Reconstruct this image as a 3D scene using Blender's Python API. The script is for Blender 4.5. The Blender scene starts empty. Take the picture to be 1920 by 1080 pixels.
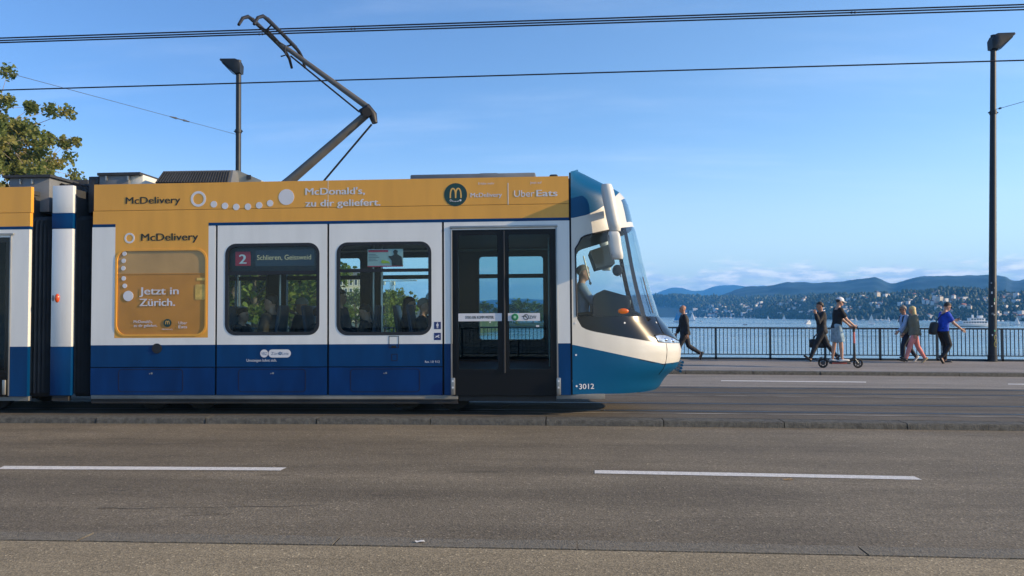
import bpy, bmesh, math, random
from mathutils import Vector, Matrix, Euler, noise
from mathutils.geometry import tessellate_polygon
random.seed(7)
S = bpy.context.scene
COL = S.collection
R = math.radians
# ------------------------------------------------------------------ camera, sky, sun, exposure
EYE = 1.5; HOR = 590.0; FPX = 1450.0; YAW = 3.77
cd = bpy.data.cameras.new('camera'); cam = bpy.data.objects.new('camera', cd); COL.objects.link(cam)
cam.location = (0, 0, EYE)
cam.rotation_euler = (R(90) + math.atan((HOR - 540) / FPX), 0, R(YAW))
cd.sensor_width = 36; cd.lens = FPX / 1920 * 36; cd.clip_start = 0.1; cd.clip_end = 60000
S.camera = cam
SUN_EL, SUN_AZ = 21.0, 99.5          # azimuth clockwise from +Y
sv = Vector((math.sin(R(SUN_AZ)) * math.cos(R(SUN_EL)), math.cos(R(SUN_AZ)) * math.cos(R(SUN_EL)), math.sin(R(SUN_EL))))
sl = bpy.data.lights.new('sun', 'SUN'); sl.energy = 4.2; sl.angle = R(0.53); sl.color = (1, 0.76, 0.47)
so = bpy.data.objects.new('sun', sl); COL.objects.link(so)
so.rotation_euler = sv.to_track_quat('Z', 'Y').to_euler()
S.view_settings.view_transform = 'Standard'; S.view_settings.look = 'None'
S.view_settings.exposure = 0.55; S.view_settings.gamma = 1.0; S.cycles.volume_bounces = 2; S.cycles.max_bounces = 14; S.cycles.transparent_max_bounces = 24
W = bpy.data.worlds.new('World'); S.world = W; W.use_nodes = True
def build_world():
    nt = W.node_tree; N = nt.nodes; L = nt.links; N.clear()
    out = N.new('ShaderNodeOutputWorld'); bg = N.new('ShaderNodeBackground'); bg.inputs['Strength'].default_value = 0.15
    sky = N.new('ShaderNodeTexSky'); sky.sky_type = 'NISHITA'; sky.sun_disc = False
    sky.sun_elevation = R(SUN_EL); sky.sun_rotation = R(SUN_AZ); sky.altitude = 400
    sky.air_density = 1.0; sky.dust_density = 0.45; sky.ozone_density = 3.0
    tc = N.new('ShaderNodeTexCoord'); sep = N.new('ShaderNodeSeparateXYZ'); L.new(tc.outputs['Generated'], sep.inputs[0])
    def mth(op, a, b=None, c=None, clamp=False):
        n = N.new('ShaderNodeMath'); n.operation = op; n.use_clamp = clamp
        for i, x in enumerate((a, b, c)):
            if x is None: continue
            if isinstance(x, (int, float)): n.inputs[i].default_value = x
            else: L.new(x, n.inputs[i])
        return n.outputs[0]
    def ramp(x, a, b):
        m = N.new('ShaderNodeMapRange'); m.interpolation_type = 'SMOOTHSTEP'; L.new(x, m.inputs[0])
        m.inputs[1].default_value = a; m.inputs[2].default_value = b; return m.outputs[0]
    # cumulus bank low over the horizon: noise on (azimuth, elevation) of the view of the sky
    az = mth('ARCTAN2', sep.outputs[0], sep.outputs[1])
    cmb = N.new('ShaderNodeCombineXYZ')
    L.new(mth('MULTIPLY', az, 16.0), cmb.inputs[0]); L.new(mth('MULTIPLY', sep.outputs[2], 62.0), cmb.inputs[1])
    n1 = N.new('ShaderNodeTexNoise'); n1.inputs['Scale'].default_value = 1.0; n1.inputs['Detail'].default_value = 9; n1.inputs['Roughness'].default_value = 0.58
    L.new(cmb.outputs[0], n1.inputs['Vector'])
    zz = sep.outputs[2]
    env = mth('MULTIPLY', ramp(zz, 0.012, 0.034), mth('SUBTRACT', 1.0, ramp(zz, 0.046, 0.082)))
    side = ramp(az, -0.12, 0.30)
    envs = mth('MULTIPLY', env, mth('ADD', mth('MULTIPLY', side, 0.62), 0.42))
    cl = ramp(mth('ADD', n1.outputs[0], mth('MULTIPLY', envs, 0.30)), 0.61, 0.82)
    cl = mth('MULTIPLY', mth('MULTIPLY', cl, env), 0.80, clamp=True)
    n1b = N.new('ShaderNodeTexNoise'); n1b.inputs['Scale'].default_value = 2.3; n1b.inputs['Detail'].default_value = 7
    L.new(cmb.outputs[0], n1b.inputs['Vector'])
    ccol = N.new('ShaderNodeMixRGB'); L.new(ramp(n1b.outputs[0], 0.36, 0.66), ccol.inputs[0])
    ccol.inputs[1].default_value = (3.6, 4.3, 5.2, 1); ccol.inputs[2].default_value = (7.6, 7.3, 6.9, 1)
    # thin high streaks
    cmb2 = N.new('ShaderNodeCombineXYZ'); inv = mth('DIVIDE', 1.0, mth('ADD', mth('MAXIMUM', zz, 0.0), 0.12))
    L.new(mth('MULTIPLY', mth('MULTIPLY', sep.outputs[0], inv), 0.7), cmb2.inputs[0])
    L.new(mth('MULTIPLY', mth('MULTIPLY', sep.outputs[1], inv), 2.3), cmb2.inputs[1])
    n2 = N.new('ShaderNodeTexNoise'); n2.inputs['Scale'].default_value = 1.1; n2.inputs['Detail'].default_value = 6; n2.inputs['Roughness'].default_value = 0.6
    L.new(cmb2.outputs[0], n2.inputs['Vector'])
    ci = mth('MULTIPLY', mth('MULTIPLY', ramp(n2.outputs[0], 0.46, 0.90), 0.20), ramp(zz, 0.05, 0.16))
    tint = N.new('ShaderNodeMixRGB'); tint.blend_type = 'MULTIPLY'; tint.inputs[0].default_value = 1.0
    L.new(sky.outputs[0], tint.inputs[1])
    sd = N.new('ShaderNodeMixRGB'); L.new(ramp(sep.outputs[0], -0.55, 0.45), sd.inputs[0]); sd.inputs[1].default_value = SKY_AWAY; sd.inputs[2].default_value = SKY_SUN; L.new(sd.outputs[0], tint.inputs[2])
    pal = N.new('ShaderNodeMixRGB'); L.new(mth('MULTIPLY', mth('SUBTRACT', 1.0, ramp(zz, -0.02, 0.24)), 0.58), pal.inputs[0]); L.new(tint.outputs[0], pal.inputs[1]); pal.inputs[2].default_value = (4.9, 5.4, 5.0, 1)
    m1 = N.new('ShaderNodeMixRGB'); L.new(ci, m1.inputs[0]); L.new(pal.outputs[0], m1.inputs[1]); m1.inputs[2].default_value = (5.0, 5.6, 6.6, 1)
    m2 = N.new('ShaderNodeMixRGB'); L.new(cl, m2.inputs[0]); L.new(m1.outputs[0], m2.inputs[1]); L.new(ccol.outputs[0], m2.inputs[2])
    L.new(m2.outputs[0], bg.inputs['Color']); L.new(bg.outputs[0], out.inputs['Surface'])
SKY_AWAY = (0.63, 0.76, 0.93, 1); SKY_SUN = (1.02, 1.11, 1.17, 1)    # clearer, deeper blue away from the sun
build_world()

# ------------------------------------------------------------------ picture measure -> place
CM = Matrix.LocRotScale(cam.location, Euler(cam.rotation_euler), None)
CMI = CM.inverted()
CP = Vector((0, 0, EYE))
def ray(u, v):
    return (CM.to_3x3() @ Vector(((u - 960) / FPX, -(v - 540) / FPX, -1))).normalized()
def proj(p):
    q = CMI @ Vector(p); return (960 + FPX * q.x / -q.z, 540 - FPX * q.y / -q.z)
X0 = -0.5
def zg(x):                             # the bridge deck is slightly crested
    t = abs(x - X0) / 3.5
    lc = t + math.log(1 + math.exp(-2 * t)) - math.log(2)
    return 0.0015 * (x - X0) - 0.005 * 3.5 * lc
def gnd(u, v, dz=0.0):
    d = ray(u, v); z = dz
    for _ in range(8):
        p = CP + d * ((z - EYE) / d.z); z = zg(p.x) + dz
    return p
def aty(u, v, y):
    d = ray(u, v); return CP + d * (y / d.y)
def atd(u, v, dist):
    d = ray(u, v); return CP + d * (dist / math.hypot(d.x, d.y))
def lerp(a, b, t): return a + (b - a) * t
def pl(pts, x):                        # piecewise linear
    if x <= pts[0][0]: return pts[0][1]
    for (a, b), (c, d) in zip(pts, pts[1:]):
        if x <= c: return lerp(b, d, (x - a) / (c - a)) if c > a else d
    return pts[-1][1]

# ------------------------------------------------------------------ materials
MATS = {}
def mat(name, col, rough=0.5, metal=0.0, var=0.06, vscale=3.0, bump=0.0, bscale=40.0, coat=0.0, col2=None, spec=0.5, stretch=(1, 1, 1), emit=None, estr=0.0):
    if name in MATS: return MATS[name]
    m = bpy.data.materials.new(name); m.use_nodes = True; MATS[name] = m
    nt = m.node_tree; N = nt.nodes; L = nt.links; b = N['Principled BSDF']
    b.inputs['Roughness'].default_value = rough; b.inputs['Metallic'].default_value = metal
    b.inputs['Coat Weight'].default_value = coat; b.inputs['Coat Roughness'].default_value = 0.06
    b.inputs['Specular IOR Level'].default_value = spec
    tc = N.new('ShaderNodeTexCoord'); mp = N.new('ShaderNodeMapping'); mp.inputs['Scale'].default_value = stretch
    L.new(tc.outputs['Object'], mp.inputs[0])
    n = N.new('ShaderNodeTexNoise'); n.inputs['Scale'].default_value = vscale; n.inputs['Detail'].default_value = 5
    L.new(mp.outputs[0], n.inputs['Vector'])
    cr = N.new('ShaderNodeValToRGB'); L.new(n.outputs[0], cr.inputs[0])
    a = [max(0, c * (1 - var)) for c in col]; c2 = col2 or [min(1, c * (1 + var)) for c in col]
    cr.color_ramp.elements[0].position = 0.32; cr.color_ramp.elements[1].position = 0.68
    cr.color_ramp.elements[0].color = (*a, 1); cr.color_ramp.elements[1].color = (*c2, 1)
    L.new(cr.outputs[0], b.inputs['Base Color'])
    if emit: b.inputs['Emission Color'].default_value = (*emit, 1); b.inputs['Emission Strength'].default_value = estr
    if bump:
        n3 = N.new('ShaderNodeTexNoise'); n3.inputs['Scale'].default_value = bscale; n3.inputs['Detail'].default_value = 4
        L.new(mp.outputs[0], n3.inputs['Vector'])
        bp = N.new('ShaderNodeBump'); bp.inputs['Strength'].default_value = bump; bp.inputs['Distance'].default_value = 0.02
        L.new(n3.outputs[0], bp.inputs['Height']); L.new(bp.outputs[0], b.inputs['Normal'])
    return m
def asphalt(name, base, warm=(1.0, 0.92, 0.84), speck=0.5, patch=0.25, streak=0.2, gs=75, gb=0.45):
    m = bpy.data.materials.new(name); m.use_nodes = True; MATS[name] = m
    nt = m.node_tree; N = nt.nodes; L = nt.links; b = N['Principled BSDF']
    b.inputs['Roughness'].default_value = 0.88; b.inputs['Specular IOR Level'].default_value = 0.35
    tc = N.new('ShaderNodeTexCoord')
    def nz(scale, det, st=(1, 1, 1), rough=0.55):
        mp = N.new('ShaderNodeMapping'); mp.inputs['Scale'].default_value = st; L.new(tc.outputs['Object'], mp.inputs[0])
        n = N.new('ShaderNodeTexNoise'); n.inputs['Scale'].default_value = scale; n.inputs['Detail'].default_value = det; n.inputs['Roughness'].default_value = rough
        L.new(mp.outputs[0], n.inputs['Vector']); return n.outputs[0]
    def mr(x, a, b_, lo, hi):
        r = N.new('ShaderNodeMapRange'); L.new(x, r.inputs[0])
        for i, q in enumerate((a, b_, lo, hi)): r.inputs[i + 1].default_value = q
        return r.outputs[0]
    def mul(a, b_):
        n = N.new('ShaderNodeMath'); n.operation = 'MULTIPLY'; L.new(a, n.inputs[0]); L.new(b_, n.inputs[1]); return n.outputs[0]
    vor = N.new('ShaderNodeTexVoronoi'); vor.inputs['Scale'].default_value = gs; L.new(tc.outputs['Object'], vor.inputs['Vector'])
    sp = N.new('ShaderNodeSeparateColor'); L.new(vor.outputs['Color'], sp.inputs[0])
    grain = mr(sp.outputs[0], 0, 1, 1 - speck * 0.55, 1 + speck * 0.55)
    bright = mr(sp.outputs[1], 0.955, 0.985, 1.0, 1.0 + 1.5 * speck)
    f = mul(mul(grain, bright), mr(nz(0.55, 6), 0.3, 0.7, 1 - patch, 1 + patch))
    f = mul(f, mr(nz(1.0, 5, (0.12, 2.2, 1)), 0.3, 0.7, 1 - streak, 1 + streak))
    f = mul(f, mr(nz(1.0, 4, (0.05, 1.3, 1)), 0.35, 0.65, 0.90, 1.10))
    f = mul(f, mr(nz(9, 6, rough=0.7), 0.62, 0.80, 1.0, 0.62))
    f = mul(f, mr(nz(1.7, 3, (0.5, 2.5, 1)), 0.655, 0.70, 1.0, 0.74))
    f = mul(f, mr(nz(0.9, 8, (0.35, 1.6, 1), 0.62), 0.495, 0.5, 1.0, 0.90))
    vm = N.new('ShaderNodeVectorMath'); vm.operation = 'SCALE'; vm.inputs[0].default_value = [base * w for w in warm]; L.new(f, vm.inputs['Scale'])
    L.new(vm.outputs[0], b.inputs['Base Color'])
    bp = N.new('ShaderNodeBump'); bp.inputs['Strength'].default_value = gb; bp.inputs['Distance'].default_value = 0.005
    L.new(vor.outputs['Distance'], bp.inputs['Height']); L.new(bp.outputs[0], b.inputs['Normal'])
    return m
def glass(name, tint, refl=1.0, f0=0.06, rough=0.0):
    m = bpy.data.materials.new(name); m.use_nodes = True; MATS[name] = m
    nt = m.node_tree; N = nt.nodes; L = nt.links; N.remove(N['Principled BSDF']); out = N['Material Output']
    tr = N.new('ShaderNodeBsdfTransparent'); tr.inputs[0].default_value = (*tint, 1)
    gl = N.new('ShaderNodeBsdfGlossy'); gl.inputs['Roughness'].default_value = rough; gl.inputs[0].default_value = (refl, refl, refl, 1)
    lw = N.new('ShaderNodeLayerWeight'); lw.inputs[0].default_value = 0.5          # thin pane: same reflection from both sides
    pw = N.new('ShaderNodeMath'); pw.operation = 'POWER'; L.new(lw.outputs['Facing'], pw.inputs[0]); pw.inputs[1].default_value = 5
    fm = N.new('ShaderNodeMath'); fm.operation = 'MULTIPLY_ADD'; L.new(pw.outputs[0], fm.inputs[0]); fm.inputs[1].default_value = 1 - f0; fm.inputs[2].default_value = f0; fr = fm
    tc = N.new('ShaderNodeTexCoord'); n = N.new('ShaderNodeTexNoise'); n.inputs['Scale'].default_value = 1.5; L.new(tc.outputs['Object'], n.inputs['Vector'])
    bp = N.new('ShaderNodeBump'); bp.inputs['Strength'].default_value = 0.02; L.new(n.outputs[0], bp.inputs['Height']); L.new(bp.outputs[0], gl.inputs['Normal'])
    mx = N.new('ShaderNodeMixShader'); L.new(fr.outputs[0], mx.inputs[0]); L.new(tr.outputs[0], mx.inputs[1]); L.new(gl.outputs[0], mx.inputs[2])
    L.new(mx.outputs[0], out.inputs['Surface']); return m
def foliage(name, c1, c2, c3, scale=0.35, transl=0.3):
    m = bpy.data.materials.new(name); m.use_nodes = True; MATS[name] = m
    nt = m.node_tree; N = nt.nodes; L = nt.links; b = N['Principled BSDF']; b.inputs['Roughness'].default_value = 0.6
    b.inputs['Specular IOR Level'].default_value = 0.3
    tc = N.new('ShaderNodeTexCoord'); n = N.new('ShaderNodeTexNoise'); n.inputs['Scale'].default_value = scale; n.inputs['Detail'].default_value = 6
    L.new(tc.outputs['Object'], n.inputs['Vector'])
    cr = N.new('ShaderNodeValToRGB'); L.new(n.outputs[0], cr.inputs[0]); e = cr.color_ramp.elements
    e[0].position = 0.34; e[0].color = (*c1, 1); e[1].position = 0.68; e[1].color = (*c3, 1)
    x = e.new(0.5); x.color = (*c2, 1)
    L.new(cr.outputs[0], b.inputs['Base Color'])
    if transl:
        t = N.new('ShaderNodeBsdfTranslucent'); L.new(cr.outputs[0], t.inputs[0])
        mx = N.new('ShaderNodeMixShader'); mx.inputs[0].default_value = transl
        L.new(b.outputs[0], mx.inputs[1]); L.new(t.outputs[0], mx.inputs[2]); L.new(mx.outputs[0], N['Material Output'].inputs['Surface'])
    return m

# ------------------------------------------------------------------ mesh building
def tag(o, label=None, cat=None, group=None, kind=None):
    if label: o['label'] = label
    if cat: o['category'] = cat
    if group: o['group'] = group
    if kind: o['kind'] = kind
    return o
def empty(name, loc=(0, 0, 0), rot=(0, 0, 0), label=None, cat=None, group=None, parent=None):
    o = bpy.data.objects.new(name, None); COL.objects.link(o); o.location = loc; o.rotation_euler = rot
    o.empty_display_size = 0.2; o.parent = parent
    return tag(o, label, cat, group)
def copy_tree(o, parent=None):
    c = o.copy(); COL.objects.link(c)
    if parent: c.parent = parent
    for ch in list(o.children): copy_tree(ch, c)
    return c
def finish(me, smooth=35, recalc=True):
    if recalc:
        bm = bmesh.new(); bm.from_mesh(me); bmesh.ops.recalc_face_normals(bm, faces=bm.faces[:]); bm.to_mesh(me); bm.free()
    if smooth:
        me.polygons.foreach_set('use_smooth', [True] * len(me.polygons))
        try: me.set_sharp_from_angle(angle=R(smooth))
        except Exception: pass
    me.update()
def link(name, me, parent=None):
    o = bpy.data.objects.new(name, me); COL.objects.link(o); o.parent = parent; return o
class MB:
    def __init__(s): s.v = []; s.f = []; s.m = []
    def add(s, vs, fs, m=0):
        k = len(s.v); s.v += [Vector(p) for p in vs]; s.f += [[i + k for i in f] for f in fs]; s.m += [m] * len(fs); return s
    def box(s, c, d, m=0, rot=None, bevel=0.0, seg=2):
        bm = bmesh.new(); bmesh.ops.create_cube(bm, size=1.0)
        for q in bm.verts: q.co = Vector((q.co.x * d[0], q.co.y * d[1], q.co.z * d[2]))
        if bevel: bmesh.ops.bevel(bm, geom=bm.edges[:], offset=min(bevel, 0.48 * min(d)), segments=seg, affect='EDGES', profile=0.5)
        M = rot.to_matrix() if isinstance(rot, Euler) else (rot or Matrix.Identity(3))
        bm.verts.index_update()
        s.add([M @ q.co + Vector(c) for q in bm.verts], [[q.index for q in f.verts] for f in bm.faces], m); bm.free(); return s
    def box2(s, a, b, m=0, bevel=0.0):
        a = Vector(a); b = Vector(b); return s.box((a + b) / 2, [abs(x) for x in (b - a)], m, None, bevel)
    def tube(s, pts, r, n=10, m=0, flat=1.0, caps=True):
        pts = [Vector(p) for p in pts]; rs = r if isinstance(r, (list, tuple)) else [r] * len(pts)
        vs = []; fs = []; ref = None
        for i, p in enumerate(pts):
            d = (pts[min(i + 1, len(pts) - 1)] - pts[max(i - 1, 0)]).normalized()
            if ref is None:
                ref = Vector((0, 1, 0)) if abs(d.y) < 0.9 else Vector((1, 0, 0))
            a = (ref - d * ref.dot(d)).normalized(); b = d.cross(a); ref = a
            for k in range(n):
                t = 2 * math.pi * k / n
                vs.append(p + a * (math.cos(t) * rs[i] * flat) + b * (math.sin(t) * rs[i]))
        for i in range(len(pts) - 1):
            for k in range(n):
                fs.append([i * n + k, i * n + (k + 1) % n, (i + 1) * n + (k + 1) % n, (i + 1) * n + k])
        if caps: fs += [list(range(n)), list(range((len(pts) - 1) * n, len(pts) * n))]
        return s.add(vs, fs, m)
    def loft(s, rings, m=0, caps=True, close=True):
        n = len(rings[0]); vs = [p for r in rings for p in r]; fs = []
        for i in range(len(rings) - 1):
            for k in range(n if close else n - 1):
                fs.append([i * n + k, i * n + (k + 1) % n, (i + 1) * n + (k + 1) % n, (i + 1) * n + k])
        if caps: fs += [list(range(n)), list(range((len(rings) - 1) * n, len(rings) * n))]
        return s.add(vs, fs, m)
    def ell(s, c, r, m=0, nu=14, nv=8, rot=None):
        c = Vector(c); vs = []; fs = []; M = rot.to_matrix() if rot else Matrix.Identity(3)
        for j in range(nv + 1):
            ph = math.pi * j / nv
            for i in range(nu):
                th = 2 * math.pi * i / nu
                vs.append(c + M @ Vector((r[0] * math.sin(ph) * math.cos(th), r[1] * math.sin(ph) * math.sin(th), r[2] * math.cos(ph))))
        for j in range(nv):
            for i in range(nu): fs.append([j * nu + i, j * nu + (i + 1) % nu, (j + 1) * nu + (i + 1) % nu, (j + 1) * nu + i])
        return s.add(vs, fs, m)
    def plate(s, outer, holes=(), y0=0.0, y1=0.02, m=0):
        """a plate in the x,z plane (points are (x, z)) between y0 and y1, with holes"""
        loops = [outer] + list(holes); tri = tessellate_polygon([[Vector((p[0], p[1], 0)) for p in l] for l in loops])
        fl = [p for l in loops for p in l]; n = len(fl)
        vs = [(p[0], y0, p[1]) for p in fl] + [(p[0], y1, p[1]) for p in fl]
        fs = [list(t) for t in tri] + [[i + n for i in t][::-1] for t in tri]; k = 0
        for l in loops:
            for i in range(len(l)):
                a = k + i; b = k + (i + 1) % len(l); fs.append([a, b, b + n, a + n])
            k += len(l)
        return s.add(vs, fs, m)
    def build(s, name, mats, parent=None, org=None, smooth=35, recalc=True, rotz=0.0):
        if org is not None: vs = [p - Vector(org) for p in s.v]
        else: vs = s.v
        me = bpy.data.meshes.new(name); me.from_pydata([tuple(p) for p in vs], [], s.f)
        for mm in (mats if isinstance(mats, (list, tuple)) else [mats]): me.materials.append(mm)
        me.polygons.foreach_set('material_index', s.m)
        bm = bmesh.new(); bm.from_mesh(me); bmesh.ops.remove_doubles(bm, verts=bm.verts[:], dist=1e-5)
        if recalc: bmesh.ops.recalc_face_normals(bm, faces=bm.faces[:])
        bm.to_mesh(me); bm.free()
        finish(me, smooth, False); return link(name, me, parent)
def rrect(x0, z0, x1, z1, r, n=7):
    if x0 > x1: x0, x1 = x1, x0
    if z0 > z1: z0, z1 = z1, z0
    pts = []
    for cx, cz, a in ((x1 - r, z1 - r, 0), (x0 + r, z1 - r, 90), (x0 + r, z0 + r, 180), (x1 - r, z0 + r, 270)):
        for i in range(n + 1):
            t = R(a + 90 * i / n); pts.append((cx + r * math.cos(t), cz + r * math.sin(t)))
    return pts
def circ(x, z, r, n=28): return [(x + r * math.cos(2 * math.pi * i / n), z + r * math.sin(2 * math.pi * i / n)) for i in range(n)]
def evaluated(o):
    bpy.context.view_layer.update(); dg = bpy.context.evaluated_depsgraph_get()
    return bpy.data.meshes.new_from_object(o.evaluated_get(dg))
def drop(o):
    d = o.data; bpy.data.objects.remove(o)
    if isinstance(d, bpy.types.Mesh): bpy.data.meshes.remove(d)
    elif isinstance(d, bpy.types.Curve): bpy.data.curves.remove(d)
def text_mesh(txt, bold=0.0):
    """letters as 2-D points and faces: ((x, z) list, faces), cap height 1"""
    c = bpy.data.curves.new('t', 'FONT'); c.body = txt; c.size = 1.0; c.offset = bold; c.resolution_u = 4
    o = bpy.data.objects.new('t', c); COL.objects.link(o); me = evaluated(o); drop(o)
    v = [(p.co.x, p.co.y) for p in me.vertices]; f = [list(p.vertices) for p in me.polygons]; bpy.data.meshes.remove(me)
    return v, f
CAP = max(p[1] for p in text_mesh('H')[0])
# ------------------------------------------------------------------ setting: bridge deck
TZ = 0.08; FZ = 0.165; NZ = 0.12; LAKE = -3.6
road_m = asphalt('asphalt_near', 0.152, (1.10, 0.92, 0.64), 0.55, 0.16, 0.14)
walk_m = asphalt('asphalt_walk', 0.245, (1.15, 0.93, 0.58), 0.6, 0.10, 0.05, 105, 0.35)
track_m = asphalt('asphalt_track', 0.105, (1.10, 0.92, 0.68), 0.4, 0.15, 0.25)
far_m = asphalt('asphalt_far', 0.225, (1.06, 0.95, 0.80), 0.4, 0.08, 0.16)
fwalk_m = asphalt('asphalt_far_walk', 0.25, (1.05, 0.94, 0.82), 0.4, 0.10, 0.10)
granite = mat('granite', (0.085, 0.083, 0.072), 0.85, var=0.35, vscale=18, bump=0.9, bscale=60)
granite_d = mat('granite_worn', (0.17, 0.148, 0.108), 0.9, var=0.25, vscale=25, bump=0.5, bscale=80)
tarjoint = mat('tar_joint', (0.02, 0.018, 0.016), 0.9)
paint_w = mat('road_paint', (0.62, 0.60, 0.55), 0.8, col2=(0.76, 0.74, 0.70), vscale=26, bump=0.5, bscale=120)
rail_m = mat('rail_steel', (0.09, 0.09, 0.10), 0.42, 0.9, var=0.25, vscale=4)
XS = [-70, -55, -45, -36] + [x * 0.75 - 30 for x in range(81)] + [36, 45, 60, 80]
def strip(name, ya, yb, dza, dzb, m, sides=False, x0=-70, x1=80):
    mb = MB(); xs = [x for x in XS if x0 <= x <= x1]
    vs = []; fs = []
    for x in xs: vs += [(x, ya, zg(x) + dza), (x, yb, zg(x) + dzb)]
    for i in range(len(xs) - 1): fs.append([2 * i, 2 * i + 2, 2 * i + 3, 2 * i + 1])
    mb.add(vs, fs)
    o = mb.build(name, m, recalc=False, smooth=0); tag(o, kind='structure'); return o
yNK0 = gnd(960, 1027, NZ).y; yNK1 = gnd(960, 1013, NZ).y          # near kerb stone
yMK0 = gnd(960, 786.5, TZ).y; yMK1 = gnd(960, 781, TZ).y          # kerb of the tram track
yFL = gnd(1600, 727, TZ).y; yFK = gnd(1500, 696.5, FZ).y; yFE = gnd(1600, 675.5, FZ).y
print('STRIPS', yNK0, yNK1, yMK0, yMK1, yFL, yFK, yFE)
strip('pavement', -3.0, yNK0 - 0.025, NZ, NZ, walk_m)
strip('road', yNK1, yMK0, 0, 0, road_m)
strip('tram_track_bed', yMK1 + 0.012, yFL, TZ, TZ, track_m)
strip('far_road', yFL, yFK, TZ, TZ, far_m)
strip('far_pavement', yFK + 0.22, yFE + 0.35, FZ, FZ, fwalk_m)
def kerb(name, ya, yb, z0, z1, cuts, m, gap=0.010, slope=0.0):
    mb = MB(); rnd = random.Random(3)
    for a, b in zip(cuts, cuts[1:]):
        n = max(1, int((b - a) / 0.16)); top = []; rings = []
        for i in range(n + 1):
            x = lerp(a + gap / 2, b - gap / 2, i / n); z = zg(x); j = rnd.uniform(-.006, .006); jz = rnd.uniform(-.004, .003)
            rings.append([(x, ya + j, z + z0), (x, ya + .006 + j, z + z1 - .016 + jz), (x, ya + .022 + j, z + z1 + jz), (x, yb, z + z1 + jz * .5), (x, yb, z + z0)])
        mb.loft(rings)
    o = mb.build(name, m, smooth=50); tag(o, kind='structure'); return o
cm = [-44.0]
while cm[-1] < 44: cm.append(cm[-1] + 1.58)
off = gnd(590, 786, TZ).x; k0 = min(cm, key=lambda x: abs(x - off)); cm = [x + off - k0 for x in cm]
kerb('track_kerb', yMK0, yMK1, -0.05, TZ, cm, granite, 0.014)
cn = [gnd(u, 1026, NZ).x for u in (620, 1082, 1610)]; cn = [cn[0] - 1.6 * k for k in range(14, 0, -1)] + cn + [cn[2] + 1.7 * k for k in range(1, 14)]
kerb('near_kerb', yNK1, yNK0, -0.05, NZ, cn, granite_d, 0.012)
strip('near_joint', yNK0 - 0.026, yNK0 + 0.001, NZ - 0.006, NZ - 0.006, tarjoint)
strip('kerb_joint', yMK1 - 0.002, yMK1 + 0.014, TZ - 0.012, TZ - 0.012, tarjoint)
kerb('far_kerb', yFK, yFK + 0.22, 0.02, FZ, cm, granite, 0.012)
slab = MB(); slab.box((0, (yFE - 3) / 2, -1.0), (150, yFE + 3.6, 1.2)); tag(slab.build('bridge_deck', mat('deck_concrete', (0.25, 0.24, 0.22), 0.9)), kind='structure')

def marking(uvs, dz, name='road_marking'):
    ps = [gnd(u, v, dz + 0.004) for u, v in uvs]; top = ps[:len(ps) // 2]; bot = ps[len(ps) // 2:][::-1]; n = 14; vs = []; fs = []
    for i in range(n + 1):
        t = i / n; a = top[0].lerp(top[1], t); b = bot[0].lerp(bot[1], t)
        for p in (a, b): vs.append((p.x, p.y, zg(p.x) + dz + 0.004))
    for i in range(n): fs.append([2 * i, 2 * i + 2, 2 * i + 3, 2 * i + 1])
    o = MB().add(vs, fs).build(name, paint_w, smooth=0); tag(o, kind='structure')
marking([(8, 873.5), (537, 876.5), (526, 882), (-6, 879.5)], 0)
marking([(1115, 881.5), (1714, 893), (1729, 899.5), (1115, 887.5)], 0)
marking([(1352, 713.0), (1624, 715.6), (1624, 717.2), (1352, 714.5)], TZ)
marking([(1890, 719.3), (2160, 722), (2160, 723.6), (1890, 720.9)], TZ)
marking([(700, 711), (1000, 711), (1000, 712.4), (700, 712.4)], TZ)
TCY = yMK1 + 0.05 + 1.2                                           # centre line of the near track
for yc in (TCY, TCY + 2.75):
    for s in (-.5, .5):
        strip('tram_rail', yc + s - .036, yc + s + .036, TZ + .005, TZ + .005, rail_m)
        strip('rail_groove', yc + s + .037, yc + s + .085, TZ + .004, TZ + .004, tarjoint)
seam_m = mat('bitumen_seam', (0.30, 0.28, 0.25), 0.9, var=0.5, vscale=2.0)
for v in (748.0, 783.0): 
    y = gnd(1920, v, TZ).y; strip('bitumen_seam', y, y + (.05 if v > 760 else .04), TZ + .0045, TZ + .0045, seam_m, x0=-2)
# fine cracks and a sealed joint in the near lane
crack_m = mat('road_crack', (0.085, 0.073, 0.056), 0.95, var=.4, vscale=6)
def crack(uvs, w, seed):
    rnd = random.Random(seed); P = [gnd(u, v, 0) for u, v in uvs]; vs = []; fs = []
    pts = []
    for a, b in zip(P, P[1:]):
        n = max(2, int((b - a).length / .12)); pts += [a.lerp(b, i / n) + Vector((0, rnd.uniform(-.018, .018), 0)) for i in range(n)]
    for p in pts:
        q = w * rnd.uniform(.3, 1.1); z = zg(p.x) + .003; vs += [(p.x, p.y - q, z), (p.x, p.y + q, z)]
    for i in range(len(pts) - 1): fs.append([2 * i, 2 * i + 2, 2 * i + 3, 2 * i + 1])
    tag(MB().add(vs, fs).build('road_crack', crack_m, smooth=0, recalc=False), kind='structure')
crack([(-30, 834), (160, 831), (300, 833), (430, 829)], .008, 1); crack([(180, 954), (340, 952), (520, 950), (640, 946)], .007, 2)
crack([(700, 815), (760, 822), (800, 836)], .005, 4)
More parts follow.
